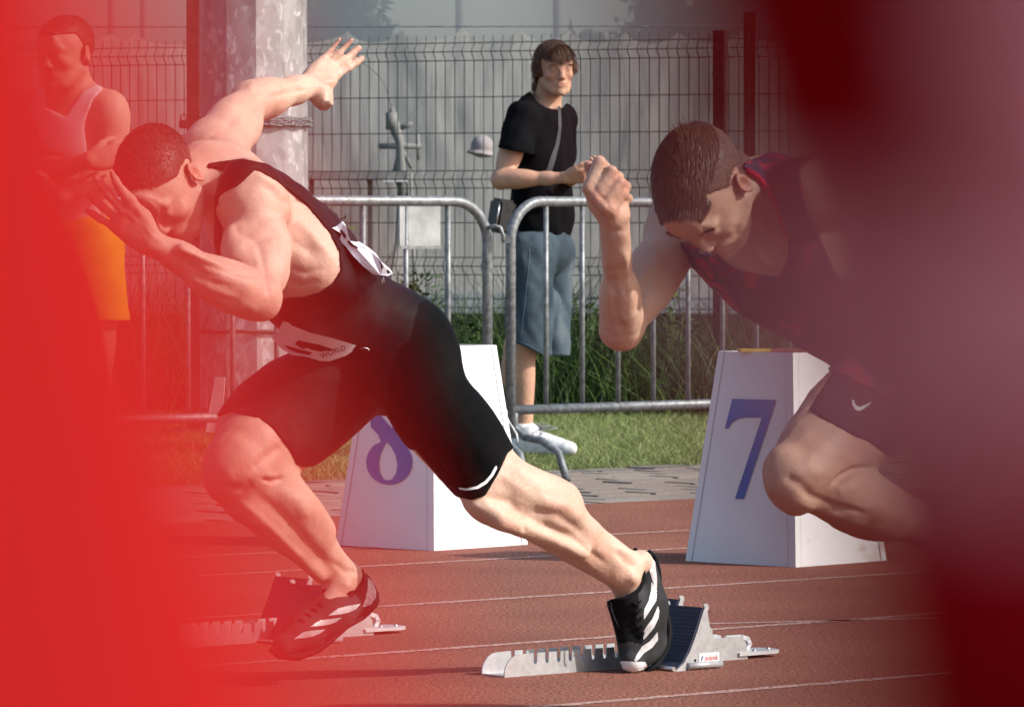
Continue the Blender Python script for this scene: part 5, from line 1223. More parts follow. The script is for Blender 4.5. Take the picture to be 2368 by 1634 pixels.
def word_on(bv, txt, a, b, h, m, parent, lift, name='lettering', bold=True, mirror=False, fn=None):
    cu = bpy.data.curves.new('t', 'FONT'); cu.body = txt; cu.resolution_u = 3
    to = bpy.data.objects.new('t', cu); COL.objects.link(to); bpy.context.view_layer.update()
    me = bpy.data.meshes.new_from_object(to.evaluated_get(bpy.context.evaluated_depsgraph_get())); bpy.data.objects.remove(to)
    bm = bmesh.new(); bm.from_mesh(me); bmesh.ops.triangulate(bm, faces=bm.faces)
    xs = [v.co.x for v in bm.verts]; ys = [v.co.y for v in bm.verts]
    x0, x1, y0, y1 = min(xs), max(xs), min(ys), max(ys)
    a = np.array(a, float); b = np.array(b, float); e = b - a; L = np.linalg.norm(e); e /= L; nrmv = np.array([e[1], -e[0]])
    ok = True
    for v in bm.verts:
        s = (v.co.x - x0) / (x1 - x0); t = (v.co.y - y0) / (y1 - y0)
        if mirror: s = 1 - s
        p = a + e * L * s + nrmv * h * t
        w3 = fn(p[0], p[1]) if fn else surf(bv, p[0], p[1], lift)
        v.co = w3 if w3 is not None else P(p[0], p[1], 11)
    bm.to_mesh(me); bm.free(); me.name = name; me.materials.clear()
    return link(name, me, m, parent)
def shoes_A(root, F):
    # rear (near) shoe, standing on its toe against the pedal
    S1 = Field((.10, 11.15, .0), (.42, 11.60, .30), .003)
    heel = P(1496, 1318, 11.41); ank = P(1452, 1355, 11.38); ball = P(1488, 1490, 11.42); toe = P(1466, 1530, 11.37)
    S1.cone(P(1492, 1310, 11.415), P(1512, 1400, 11.42), .026, .032, .02)
    S1.cone(P(1450, 1388, 11.375), P(1480, 1440, 11.41), .040, .044, .03)
    S1.cone(P(1492, 1400, 11.42), P(1500, 1480, 11.43), .038, .042, .03)
    S1.cone(P(1478, 1440, 11.40), P(1480, 1505, 11.40), .042, .038, .03)
    S1.cone(P(1470, 1500, 11.39), P(1462, 1526, 11.365), .034, .026, .02)
    S1.cone(P(1425, 1392, 11.37), P(1450, 1480, 11.375), .018, .022, .02)
    D1 = S1.D.copy()
    cut = [(1380, 1240), (1458, 1262), (1478, 1295), (1488, 1340), (1478, 1366), (1445, 1384), (1405, 1388), (1380, 1400)]
    I = np.argwhere(D1 < .012); pts = S1.lo + S1.h * I
    D1[I[:, 0], I[:, 1], I[:, 2]] = np.maximum(D1[I[:, 0], I[:, 1], I[:, 2]], -region_px(pts, cut))
    me = S1.mesh('shoe', D1, 1)
    px, py, dep = topx(np.array([v.co[:] for v in me.vertices]))
    dark = poly_sdf(px, py, [(1400, 1370), (1445, 1372), (1475, 1362), (1480, 1400), (1470, 1440), (1490, 1470), (1485, 1490), (1455, 1484), (1432, 1490), (1415, 1430)]) < 0
    me.materials.append(M_SHOEK); me.materials.append(M_SHOEB)
    lv = np.zeros(len(me.loops), dtype=np.int32); me.loops.foreach_get('vertex_index', lv)
    me.polygons.foreach_set('material_index', (dark[lv.reshape(-1, 4)].mean(1) > .5).astype(np.int32))
    shoe = link('shoe', me, None, root); tag(shoe, 'grey and black spiked shoe pressing on the pedal')
    bv = bvh_of(me)
    # three slanting stripes
    for pl in ([(1506, 1345), (1514, 1352), (1519, 1366), (1517, 1388), (1500, 1415), (1489, 1432), (1488, 1418), (1490, 1406), (1500, 1388), (1505, 1366)],
               [(1521, 1400), (1524, 1412), (1522, 1428), (1512, 1450), (1494, 1472), (1488, 1478), (1486, 1464), (1494, 1448), (1508, 1430)],
               [(1520, 1460), (1521, 1478), (1508, 1496), (1490, 1508), (1478, 1522), (1470, 1530), (1466, 1526), (1474, 1510), (1484, 1494), (1502, 1482)]):
        sheet('stripe', pl, bv, M_SILVER, shoe, .0012, 3)
    sheet('toe_cap', [(1434, 1530), (1440, 1527), (1470, 1529), (1490, 1529), (1496, 1537), (1490, 1546), (1470, 1553), (1450, 1551), (1440, 1545)], bv, M_WHITE, shoe, .0025, 3)
    sheet('heel_panel', [(1478, 1272), (1500, 1277), (1514, 1300), (1519, 1340), (1518, 1364), (1508, 1340), (1500, 1312), (1486, 1290)], bv, noise_mat('pale_heel_mesh', (.42, .33, .33), (.62, .58, .58), 120, .7), shoe, .0012, 3)
    s = MB(); s.tube([P(1468, 1268, 11.40), P(1478, 1290, 11.385), P(1488, 1312, 11.38), P(1489, 1342, 11.37), P(1478, 1364, 11.352), P(1447, 1383, 11.335), P(1410, 1390, 11.34)], .0045, 8)
    s.build('collar', M_SHOEB, shoe)
    s = MB(); s.tube([P(1500, 1274, 11.41), P(1514, 1284, 11.42), P(1523, 1320, 11.43), P(1527, 1380, 11.44), P(1543, 1430, 11.45), P(1548, 1460, 11.45), P(1540, 1500, 11.44), P(1520, 1536, 11.43), P(1495, 1552, 11.40)], [.005, .006, .006, .006, .008, .009, .009, .008, .006], 8)
    s.build('sole', M_BLACK, shoe)
    s = MB()
    for i in range(5):
        y = 1392 + i * 18; s.tube([surf(bv, 1462 + i * 3, y, .003) or P(1462, y, 11.34), surf(bv, 1474 + i * 3, y + 6, .004) or P(1474, y, 11.34), surf(bv, 1481 + i * 2, y - 4, .003) or P(1481, y, 11.34)], .0022, 6)
    s.tube([P(1412, 1385, 11.34), P(1414, 1410, 11.33), P(1425, 1440, 11.325), P(1431, 1452, 11.33)], .0018, 6)
    s.tube([P(1410, 1388, 11.34), P(1418, 1420, 11.33), P(1430, 1448, 11.325)], .0016, 6)
    s.build('laces', M_BLACK, shoe)
    # front (far) shoe, about to land
    S2 = Field((-.62, 10.85, .0), (-.20, 11.40, .32), .003)
    S2.cone(P(835, 1345, 11.16), P(845, 1378, 11.17), .022, .030, .02)
    S2.cone(P(820, 1382, 11.155), P(760, 1430, 11.10), .036, .040, .03)
    S2.cone(P(770, 1412, 11.10), P(700, 1462, 11.05), .040, .036, .03)
    S2.cone(P(705, 1462, 11.05), P(655, 1492, 11.01), .034, .024, .025)
    S2.cone(P(752, 1392, 11.10), P(700, 1440, 11.06), .022, .026, .02)
    D2 = S2.D.copy(); I = np.argwhere(D2 < .012); pts = S2.lo + S2.h * I
    cut = [(730, 1300), (836, 1312), (838, 1330), (834, 1352), (822, 1368), (790, 1371), (765, 1366), (738, 1366), (700, 1370), (700, 1300)]
    D2[I[:, 0], I[:, 1], I[:, 2]] = np.maximum(D2[I[:, 0], I[:, 1], I[:, 2]], -region_px(pts, cut))
    me = S2.mesh('shoe', D2, 1); shoe = link('shoe', me, M_SHOEK, root); tag(shoe, 'grey and black spiked shoe above the track')
    bv = bvh_of(me)
    for pl in ([(758, 1423), (782, 1406), (805, 1400), (833, 1395), (822, 1408), (806, 1415), (790, 1419)],
               [(716, 1449), (740, 1433), (765, 1430), (790, 1427), (775, 1438), (760, 1443), (742, 1446)],
               [(679, 1477), (702, 1460), (722, 1457), (752, 1454), (740, 1463), (724, 1470), (706, 1474)]):
        sheet('stripe', pl, bv, M_SILVER, shoe, .0012, 3)
    sheet('heel_panel', [(850, 1335), (861, 1345), (869, 1365), (869, 1380), (856, 1398), (838, 1402), (846, 1380), (850, 1358)], bv, bpy.data.materials['pale_heel_mesh'], shoe, .0012, 3)
    s = MB(); s.tube([P(874, 1384, 11.17), P(868, 1398, 11.17), P(840, 1425, 11.14), P(800, 1448, 11.10), P(770, 1475, 11.07), P(735, 1502, 11.05), P(690, 1518, 11.02), P(645, 1515, 11.0), P(626, 1500, 10.99)], [.005, .006, .007, .007, .007, .008, .009, .008, .006], 8)
    s.build('sole', M_BLACK, shoe)
    s = MB(); s.tube([P(837, 1318, 11.14), P(840, 1345, 11.12), P(824, 1368, 11.10), P(790, 1372, 11.09), P(745, 1364, 11.09)], .0045, 8); s.build('collar', M_SHOEB, shoe)
    s = MB(); s.tube([P(738, 1365, 11.08), P(700, 1360, 11.07), P(675, 1352, 11.06)], .0015, 6)
    for i in range(4): s.tube([surf(bv, 735 - i * 14, 1395 + i * 12, .003) or P(735, 1395, 11.05), surf(bv, 748 - i * 14, 1402 + i * 12, .003) or P(748, 1400, 11.05)], .002, 6)
    s.build('laces', M_BLACK, shoe)

# ================================================================== sprinter in red and blue (right)
def build_B():
    root = empty('person', Vector((1.15, 10.1, 0)))
    off = root.location.copy()
    tag(root, 'brown-haired sprinter in a red and dark blue singlet, clenched fist raised before him', 'person')
    F = Field((.10, 9.05, .05), (1.42, 10.75, 1.30), .0044)
    hc = P(1629, 438, 9.58)
    nb = P(1770, 465, 9.80); ls = P(1862, 455, 9.62); rs = P(1600, 470, 9.98)
    dT = nrm((.78, .50, -.36))
    lat = nrm(ls - rs); lat = (lat - dT * lat.dot(dT)).normalized(); fr = dT.cross(lat)
    F.ell(P(1800, 590, 9.86), (dT, lat, fr), (.18, .17, .115), .03)
    F.ell(P(1735, 530, 9.84), (dT, lat, fr), (.10, .18, .09), .04)
    F.cone(P(1840, 620, 9.9), P(2010, 740, 10.05), .12, .112, .05)
    F.cone(P(1700, 470, 9.75), nb, .062, .072, .03)
    F.cone(nb, rs, .068, .062, .04); F.cone(nb, ls, .068, .062, .04)
    pel = P(2110, 800, 10.15); F.ell(pel, (nrm((.6, .3, -.5)), lat, (0, 0, 1)), (.13, .17, .13), .04)
    # raised far arm with the fist
    el = P(1436, 758, 9.68); wr = P(1424, 535, 9.47)
    F.cone(nb, P(1590, 500, 9.96), .075, .062, .03)
    limb_arm(F, P(1580, 512, 9.95), el, wr, (-.6, -.7, .3), ru=.050, rf=.036, rw=.0235, bulk=1.02)
    F.cone(P(1424, 580, 9.50), P(1418, 505, 9.45), .024, .027, .015)
    # fist seen from its back: knuckle row towards the viewer, fingers folded, thumb tip above
    fc = P(1395, 440, 9.430)
    F.ell(P(1400, 455, 9.450), (nrm((-.25, 0, 1)), nrm((1, 0, .25)), (0, 1, 0)), (.044, .036, .024), .02)
    F.ell(P(1425, 490, 9.460), (nrm((-.2, 0, 1)), (1, 0, 0), (0, 1, 0)), (.030, .022, .022), .015)
    knk = [(1361, 436, 9.415), (1378, 455, 9.410), (1396, 474, 9.410), (1413, 488, 9.418)]
    mid = [(1386, 374, 9.420), (1415, 396, 9.415), (1433, 420, 9.417), (1438, 446, 9.425)]
    for i in range(4):
        a = P(*knk[i]); b = P(*mid[i]); r = (.0115, .0118, .0112, .0098)[i]
        F.cone(P(1418, 515, 9.455), a, .012, .0115, .012)
        F.cone(a, b, r * 1.08, r, .0030); F.tint(a, .014, .9); F.tint(b, .012, .9)
        c = b + Vector((.012, .040, -.010)); F.cone(b, c, r, r * .9, .004)
        F.cone(c, c + Vector((-.022, .004, -.016)), r * .9, r * .85, .004)
    F.cone(P(1376, 412, 9.450), P(1362, 384, 9.445), .012, .0105, .006); F.tint(P(1360, 380, 9.440), .012, .9)
    F.cone(P(1385, 450, 9.470), P(1376, 412, 9.450), .013, .012, .01)
    # near arm driven back
    el2 = P(2090, 430, 9.95); wr2 = P(2250, 560, 9.9)
    limb_arm(F, ls, el2, wr2, (.4, .3, -.8), ru=.052, rf=.040, rw=.028, bulk=1.05)
    hand(F, wr2, (.6, .2, -.6), (-.4, -.8, -.2), (0, 0, 1), curls=(40, 45, 50, 50), th=(20, 20, 20))
    # leading near leg
    hl = P(2090, 858, 10.0); kl = P(1852, 1098, 9.62); al = P(2240, 1258, 9.98)
    limb_leg(F, hl, kl, al, (-.6, -.5, .2), rt=.090, rk=.066, ra=.036, bulk=1.0)
    F.ell(P(1826, 1112, 9.58), (nrm((.35, 0, -1)), (0, 1, 0), (1, 0, 0)), (.066, .048, .046), .025)
    F.ell(P(1900, 1040, 9.68), (nrm(hl - kl), (0, 1, 0), (0, 0, 1)), (.10, .07, .068), .03)
    F.ell(P(1990, 1165, 9.75), (nrm(al - kl), (0, 1, 0), (0, 0, 1)), (.12, .055, .062), .02)
    # trailing leg
    hr = P(2140, 880, 10.25); kr = P(2330, 1180, 10.22); ar = P(2560, 1400, 10.40)
    limb_leg(F, hr, kr, ar, (-.6, -.3, -.5), rt=.088, rk=.058, ra=.036)
    F.uneven(.0011, 45, 6)
    q, l, f, u = head(F, hc, (-.2, -.38, -.9), (-.55, -.72, .42), 1.0, jaw=.95)
    F.cone(q(0, -.05, -.05), P(1765, 480, 9.78), .056, .066, .03)
    F.cone(q(.055, -.03, -.07), P(1790, 520, 9.72), .020, .018, .02)
    me = F.mesh('body')
    a_, t_, k_ = (9.2, 9.9), (9.3, 10.1), (9.3, 10.0)
    sculpt(me, [([(1428, 690), (1434, 730), (1446, 744), (1472, 722)], 5, 2.5, a_), ([(1420, 660), (1428, 720), (1440, 765)], 8, -4, a_), ([(1445, 580), (1450, 640), (1462, 700)], 7, 3, a_), ([(1405, 560), (1402, 640), (1410, 720)], 9, 3, a_), ([(1428, 785)], 14, 3, a_),
        ([(1500, 640), (1482, 690), (1476, 730)], 9, -4, (9.5, 10.1)), ([(1520, 600), (1500, 560)], 14, 4, (9.5, 10.1)), ([(1414, 536), (1440, 534)], 4, -2, a_),
        ([(1376, 470), (1392, 490), (1410, 515)], 4, 1.8, a_), ([(1392, 455), (1410, 480)], 3.5, -2, a_), ([(1375, 435), (1392, 462)], 3.5, -2, a_),
        ([(1790, 1128)], 22, 5, k_), ([(1815, 1100), (1850, 1120), (1880, 1150)], 12, -5, k_), ([(1862, 1050), (1880, 1090), (1900, 1100)], 16, 4, k_), ([(1922, 1124), (1945, 1098), (1975, 1084), (2010, 1080)], 5, -8, k_), ([(1930, 1140), (1990, 1120)], 14, 4, k_), ([(1840, 1160), (1920, 1190), (2000, 1215)], 9, 3, k_), ([(1860, 1140), (1930, 1168), (2010, 1190)], 8, -4, k_),
        ([(1742, 560), (1760, 600), (1790, 620)], 7, 4, t_), ([(1756, 500), (1772, 540), (1782, 560)], 6, -4, t_), ([(1770, 480), (1786, 500), (1794, 520)], 6, 4, t_), ([(1740, 505), (1722, 545), (1700, 580)], 6, 2.5, t_), ([(1700, 520), (1706, 548)], 9, -3, t_), ([(1655, 585), (1690, 570), (1712, 560)], 3.5, -3, t_)])
    body = link('body', me, SKIN_B, root)
    # singlet
    arm_cut = [(1848, 395), (1856, 388), (1990, 250), (2200, 200), (2200, 500), (2060, 600), (1980, 650), (1935, 640), (1900, 560), (1862, 470)]
    neck = [(1610, 560), (1640, 585), (1668, 600), (1700, 620), (1750, 634), (1800, 640), (1822, 600), (1820, 540), (1800, 480), (1780, 440), (1752, 412), (1722, 396), (1690, 300), (1500, 300), (1500, 560)]
    allp = [(1560, 540), (1629, 588), (1700, 500), (1712, 380), (1900, 300), (2200, 400), (2300, 860), (2050, 920), (1900, 850), (1690, 720), (1600, 620)]
    hpx = np.array(P(1436, 640, 9.8))
    def reg(p):
        px, py, dep = topx(p); sc = dep / FPX
        d = np.maximum(np.maximum(poly_sdf(px, py, allp), -poly_sdf(px, py, arm_cut)), -poly_sdf(px, py, neck)) * sc
        for a_, b_, rr in ((ls, el2, .07), (el2, wr2, .075), (wr2, wr2 + (wr2 - el2) * .8, .075)):
            a_ = np.array(a_); ab = np.array(b_) - a_; t = np.clip(((p - a_) @ ab) / (ab @ ab), .3 if rr == .07 else 0, 1); d = np.maximum(d, rr - np.linalg.norm(p - a_ - t[:, None] * ab, axis=1))
        return d
    D = F.garment(.0065, reg); sm = F.mesh('singlet', D, 1)
    m, N, L, B_ = new_mat('red_blue_print')
    tc = N.new('ShaderNodeTexCoord'); n = N.new('ShaderNodeTexNoise'); n.inputs['Scale'].default_value = 16; n.inputs['Detail'].default_value = 3; n.inputs['Distortion'].default_value = 1.2
    L.new(tc.outputs['Object'], n.inputs[0]); r = ramp(N, [(.40, (.010, .010, .04)), (.55, (.018, .016, .07)), (.585, (.35, .010, .025)), (.70, (.40, .01, .025))]); r.color_ramp.interpolation = 'LINEAR'
    L.new(n.outputs[0], r.inputs[0]); L.new(r.outputs[0], B_.inputs['Base Color']); B_.inputs['Roughness'].default_value = .7
    sing = link('singlet', sm, m, root)
    trim = MB()
    pts = []
    bv = bvh_of(me, sm)
    for (x, y) in [(1722, 394), (1752, 410), (1780, 438), (1800, 478), (1820, 538)]:
        p = surf(bv, x, y, .003)
        if p: pts.append(p)
    if len(pts) > 2:
        trim.tube(pts, .006, 8); trim.build('neck_trim', cloth_mat('red_trim', (.55, .02, .05)), sing)
    # ribbed shorts
    sh = [(1868, 948), (1895, 966), (1940, 990), (1975, 1010), (2006, 1022), (2060, 1060), (2260, 1200), (2420, 1300), (2500, 1000), (2300, 700), (2060, 700), (1990, 780), (1930, 850)]
    def reg2(p): return region_px(p, sh)
    D = F.garment(.0035, reg2)
    sm2 = F.mesh('shorts', D, 1)
    m2 = cloth_mat('dark_ribbed_shorts', (.045, .030, .045), .6, rib=(60, (0, -.75, 0)), amt=.1, bump=.5)
    so_ = link('shorts', sm2, m2, root)
    bv = bvh_of(sm2)
    sw = [(1969, 927), (1973, 924), (1976, 936), (1984, 941), (2002, 935), (2016, 928), (2003, 942), (1986, 951), (1975, 948), (1969, 938)]
    sheet('swoosh_mark', sw, bv, M_WHITE, so_, lift=.0015, step=3)
    # hair: long on top, faded at the sides
    lf = np.array([list(l), list(f), list(u)]); c0 = np.array(q(0, 0, 0))
    def reg_t(p):
        r = (p - c0) @ lf.T; a, b, c = np.abs(r[:, 0]), r[:, 1], r[:, 2]
        top = .058 - c + np.maximum(a - .03, 0) * .3; fl = b - .090 - np.maximum(c - .06, 0) * .2
        top = np.minimum(top, np.maximum(.040 - c, .045 - b) + (a - .045) * .5)
        return np.maximum(np.maximum(top, fl), np.linalg.norm(r, axis=1) - .15)
    def reg_s(p):
        r = (p - c0) @ lf.T; a, b, c = np.abs(r[:, 0]), r[:, 1], r[:, 2]
        side = np.where(b < .015, -.02 - c + np.maximum(b, -.1) * .6, .025 - c + (b - .015) * 1.2)
        ear = .034 - np.sqrt(((a - .08))**2 + (b + .008)**2 + (c + .008)**2)
        return np.maximum(np.maximum(np.maximum(side, ear), b - .055), np.linalg.norm(r, axis=1) - .15)
    def lnT(p):
        r = (p - c0) @ lf.T; return np.clip(.008 + (r[:, 2] - .05) * .14, .006, .014)
    def combT(p):
        r = (p - c0) @ lf.T
        d = np.outer(np.ones(len(p)), np.array(f)) * .9 + np.outer(r[:, 0] * 5, np.array(l)) - np.outer(np.clip(.05 - r[:, 2], 0, 1) * 12, np.array(u))
        return d
    hair_patch('hair', F, q, l, f, u, reg_t, .0035, HAIR_B, root, 26000, lnT, .0014, combT, np.array(f) * .1 - np.array((0, 0, .35)), lift=.2, seg=3, jit=.14, smooth=4)
    hair_patch('faded_side_hair', F, q, l, f, u, reg_s, .0010, HAIR_F, root, 16000, .0045, .0009, tuple(-u), None, lift=.5, seg=2, jit=.3)
    # tuft standing up at the crown
    n = 500; cp = np.array(q(-.0, -.060, .090)) ; base = cp + rng.normal(0, .009, (n, 3))
    dd = np.array(u) * .5 + np.array((-.25, .2, 1.0)) + rng.normal(0, .28, (n, 3)); dd /= np.linalg.norm(dd, axis=1, keepdims=True)
    tag(strands('hair_tuft', base, dd, np.tile(np.array((0, -1, 0.)), (n, 1)), rng.uniform(.012, .026, n), .0013, HAIR_B, root), kind='stuff')
    # eyebrow, lashes
    for s in (-1, 1):
        n = 420; t = rng.random(n); b0 = np.array([q(s * (.014 + .036 * a), .104 - .012 * a * a + 0, .016 + .004 * math.sin(a * 3)) for a in t]) + rng.normal(0, .0014, (n, 3))
        dd = np.tile(np.array(l) * s + np.array(f) * .25, (n, 1)) + rng.normal(0, .2, (n, 3)); dd /= np.linalg.norm(dd, axis=1, keepdims=True)
        tag(strands('eyebrow', b0, dd, np.tile(np.array(f), (n, 1)), rng.uniform(.006, .010, n), .0010, HAIR_B, root), kind='stuff')
    # shoe on the trailing and on the lifted foot
    for an, d in ((al, Vector((.85, .4, -.35))), (ar, Vector((.25, .05, -1)))):
        S1 = Field(an - Vector((.15, .15, .30)), an + Vector((.30, .30, .10)), .005)
        fd = Vector((-.75, -.65, 0)) * .35 + d; fd.normalize()
        d = d.normalized(); S1.cone(an + d * .045, an + d * .075 - fd * .02, .040, .036, .02); S1.cone(an + d * .065, an + d * .085 + fd * .10, .040, .040, .03); S1.cone(an + d * .085 + fd * .09, an + d * .09 + fd * .20, .040, .026, .03)
        link('shoe', S1.mesh('shoe'), M_SHOEK, root)
    for o in list(root.children): o.location = -off
    return root

# ================================================================== young man in the black T-shirt
M_TEE = cloth_mat('black_tee_cotton', (.0032, .0034, .0045), .9, weave=300, amt=.2, bump=.3)
def denim():
    m, N, L, B = new_mat('washed_denim'); tc = N.new('ShaderNodeTexCoord')
    n = N.new('ShaderNodeTexNoise'); n.inputs['Scale'].default_value = 5.5; n.inputs['Detail'].default_value = 5; L.new(tc.outputs['Object'], n.inputs[0])
    r = ramp(N, [(.35, (.014, .028, .042)), (.55, (.042, .068, .088)), (.75, (.12, .15, .165))]); L.new(n.outputs[0], r.inputs[0])
    n2 = N.new('ShaderNodeTexNoise'); n2.inputs['Scale'].default_value = 420; L.new(tc.outputs['Object'], n2.inputs[0])
    mx = N.new('ShaderNodeMix'); mx.data_type = 'RGBA'; mx.blend_type = 'MULTIPLY'; mx.inputs[0].default_value = .55
    L.new(r.outputs[0], mx.inputs[6]); mr = ramp(N, [(.35, (.55, .55, .55)), (.65, (1.25, 1.25, 1.25))]); L.new(n2.outputs[0], mr.inputs[0]); L.new(mr.outputs[0], mx.inputs[7]); L.new(mx.outputs[2], B.inputs['Base Color'])
    b = N.new('ShaderNodeBump'); b.inputs['Strength'].default_value = .5; b.inputs['Distance'].default_value = .006
    n3 = N.new('ShaderNodeTexNoise'); n3.inputs['Scale'].default_value = 18; L.new(tc.outputs['Object'], n3.inputs[0]); L.new(n3.outputs[0], b.inputs['Height']); L.new(b.outputs[0], B.inputs['Normal'])
    B.inputs['Roughness'].default_value = .9
    return m
M_DENIM = denim()
def wrinkle(D, F, amp, freq, seed):
    """soft folds worked into the cloth near its surface"""
    I = np.argwhere(np.abs(D) < .03); p = F.lo + F.h * I; r = np.random.default_rng(seed); w = np.zeros(len(p))
    for _ in range(9):
        k = r.normal(0, 1, 3) * freq * np.array([1, 1, .55]); ph = r.uniform(0, 6.28); w += np.sin(p @ k + ph + 1.5 * np.sin(p @ (k[::-1] * .4) + ph))
    D[I[:, 0], I[:, 1], I[:, 2]] += (amp * w / 3).astype(np.float32)
    return D
def cutf(F, D, region, k=None):
    I = np.argwhere(D < .02); p = F.lo + F.h * I
    D[I[:, 0], I[:, 1], I[:, 2]] = np.maximum(D[I[:, 0], I[:, 1], I[:, 2]], region(p).astype(np.float32)); return D
def build_C():
    Y = 22.4
    root = empty('person', Vector((.05, 22.4, 0))); off = root.location.copy()
    tag(root, 'young man in black T-shirt and denim shorts standing on the grass behind the barrier', 'person')
    lo, hi = (-.22, 21.85, -.01), (.52, 22.95, 1.90)
    F = Field(lo, hi, .005)
    lat = nrm((.48, .88, 0)); fr = nrm((.88, -.48, 0)); up = Vector((0, 0, 1))
    F.ell(P(1252, 350, 22.45), (lat, fr, up), (.17, .11, .22), .03)
    F.ell(P(1252, 500, 22.45), (lat, fr, up), (.15, .105, .20), .04)
    F.cone(P(1266, 200, 22.42), P(1258, 255, 22.45), .052, .062, .03)
    F.cone(P(1256, 262, 22.45), P(1214, 280, 22.28), .06, .055, .03); F.cone(P(1262, 262, 22.45), P(1292, 280, 22.6), .06, .055, .03)
    el = P(1158, 416, 22.16); wr = P(1307, 411, 22.06)
    limb_arm(F, P(1208, 285, 22.24), el, wr, (.9, -.2, .3), ru=.047, rf=.038, rw=.026, bulk=.98)
    hand(F, wr, (.95, -.25, .10), (.1, .75, .6), (.2, .2, 1), curls=(45, 48, 50, 50), spread=5, th=(10, 15, 20), size=.95, first=(15, 25, 35, 40), tout=28)
    wr2 = P(1335, 412, 22.30)
    limb_arm(F, P(1296, 290, 22.62), P(1275, 425, 22.72), wr2, (.9, -.3, .3), ru=.045, rf=.036, rw=.025)
    hand(F, wr2, (.7, -.6, .25), (-.2, -.6, .7), (-.1, -.3, 1), curls=(40, 45, 50, 50), th=(10, 15, 20), size=.92, first=(20, 25, 30, 35), tout=30)
    for hx, kx, ax, y0, y1 in ((1226, 1212, 1213, 22.33, 22.30), (1270, 1196, 1198, 22.56, 22.58)):
        limb_leg(F, P(hx, 575, y0), P(kx, 800, y1), P(ax, 990, y1), (.85, -.5, 0), rt=.085, rk=.056, ra=.036, bulk=1.0)
    q, l, f, u = head(F, P(1283, 158, 22.38), (.30, -.95, -.05), (-.04, -.02, 1), 1.0)
    F.cone(q(0, -.035, -.06), P(1262, 245, 22.45), .054, .06, .03)
    me = F.mesh('body'); link('body', me, SKIN_C, root)
    # T-shirt
    T = Field(lo, hi, .005)
    T.ell(P(1249, 345, 22.44), (lat, fr, up), (.205, .132, .26), .03); T.ell(P(1254, 490, 22.44), (lat, fr, up), (.185, .128, .22), .06)
    T.cone(P(1256, 246, 22.45), P(1212, 270, 22.26), .062, .066, .04); T.cone(P(1260, 246, 22.45), P(1294, 272, 22.6), .062, .062, .04)
    T.cone(P(1208, 278, 22.24), P(1192, 352, 22.18), .074, .080, .03)
    T.cone(P(1298, 280, 22.62), P(1292, 360, 22.68), .07, .075, .03)
    D = wrinkle(T.D.copy(), T, .0045, 38, 3)
    D = cutf(T, D, lambda p: np.maximum(p[:, 2] * 0 + (topx(p)[1] - 549) / -524 * -1, 0 * p[:, 2] - 9))
    slv = [(1100, 335), (1150, 341), (1200, 352), (1243, 360), (1250, 400), (1240, 460), (1100, 460)]
    armax = (np.array(P(1200, 330, 22.2)), np.array(P(1170, 400, 22.16)))
    def armonly(p):
        ab = armax[1] - armax[0]; t = np.clip(((p - armax[0]) @ ab) / (ab @ ab), -.3, 1.2); return np.linalg.norm(p - armax[0] - t[:, None] * ab, axis=1) - .105
    D = cutf(T, D, lambda p: -np.maximum(region_px(p, slv), armonly(p)))
    nk = [(1150, 120), (1222, 200), (1232, 222), (1246, 238), (1264, 249), (1288, 254), (1302, 248), (1320, 225), (1360, 120)]
    D = cutf(T, D, lambda p: -region_px(p, nk))
    tee = T.mesh('tshirt', D, 1); tee_o = link('tshirt', tee, M_TEE, root)
    # shorts
    Q = Field((lo[0], lo[1], .3), (hi[0], hi[1], 1.15), .005)
    Q.ell(P(1254, 575, 22.44), (lat, fr, up), (.18, .13, .13), .03)
    Q.cone(P(1228, 580, 22.34), P(1222, 830, 22.30), .108, .102, .03); Q.cone(P(1276, 580, 22.52), P(1272, 840, 22.50), .10, .090, .015)
    Q.cone(P(1262, 700, 22.40), P(1284, 840, 22.46), .07, .055, .02)
    D = wrinkle(Q.D.copy(), Q, .0045, 30, 8)
    D = cutf(Q, D, lambda p: region_px(p, [(1100, 520), (1400, 520), (1400, 812), (1312, 822), (1256, 822), (1225, 806), (1186, 790), (1100, 790)]))
    sh = Q.mesh('denim_shorts', D, 1); sh_o = link('denim_shorts', sh, M_DENIM, root)
    bv = bvh_of(sh, tee)
    seam = cloth_mat('denim_seam', (.10, .15, .20), .9)
    s = MB(); pts = [surf(bv, x, y, .001) for x, y in ((1226, 560), (1222, 620), (1215, 690), (1207, 760), (1201, 790))]
    s.tube([p for p in pts if p], .0016, 6)
    pts = [surf(bv, x, y, .001) for x, y in ((1188, 784), (1205, 790), (1225, 800), (1245, 812))]; s.tube([p for p in pts if p], .0016, 6)
    s.build('seam', seam, sh_o)
    # belt bag with strap
    bag = empty('shoulder_bag', P(1160, 500, 22.12)); tag(bag, 'small black shoulder bag with silver clip behind the hip of the man in denim shorts', 'bag')
    bo = bag.location.copy(); mbl = noise_mat('black_nylon', (.006, .006, .007), (.02, .02, .022), 60, .5, bump=.3)
    b = MB(); M = Matrix.Rotation(.15, 4, 'Y') @ Matrix.Rotation(.5, 4, 'Z'); b.box((-.045, -.05, -.075), (.045, .05, .075), M); b.build('pouch', mbl, bag, bevel=.014)
    b = MB(); b.tube([M @ Vector((-.047, -.052, .05)), M @ Vector((-.047, -.052, -.05))], .0035, 6); b.tube([M @ Vector((.03, -.054, .03)), M @ Vector((.05, -.06, .045)), M @ Vector((.062, -.06, .02)), M @ Vector((.045, -.06, .0)), M @ Vector((.03, -.054, -.02))], .004, 6)
    b.build('clip', M_STEELPIN, bag)
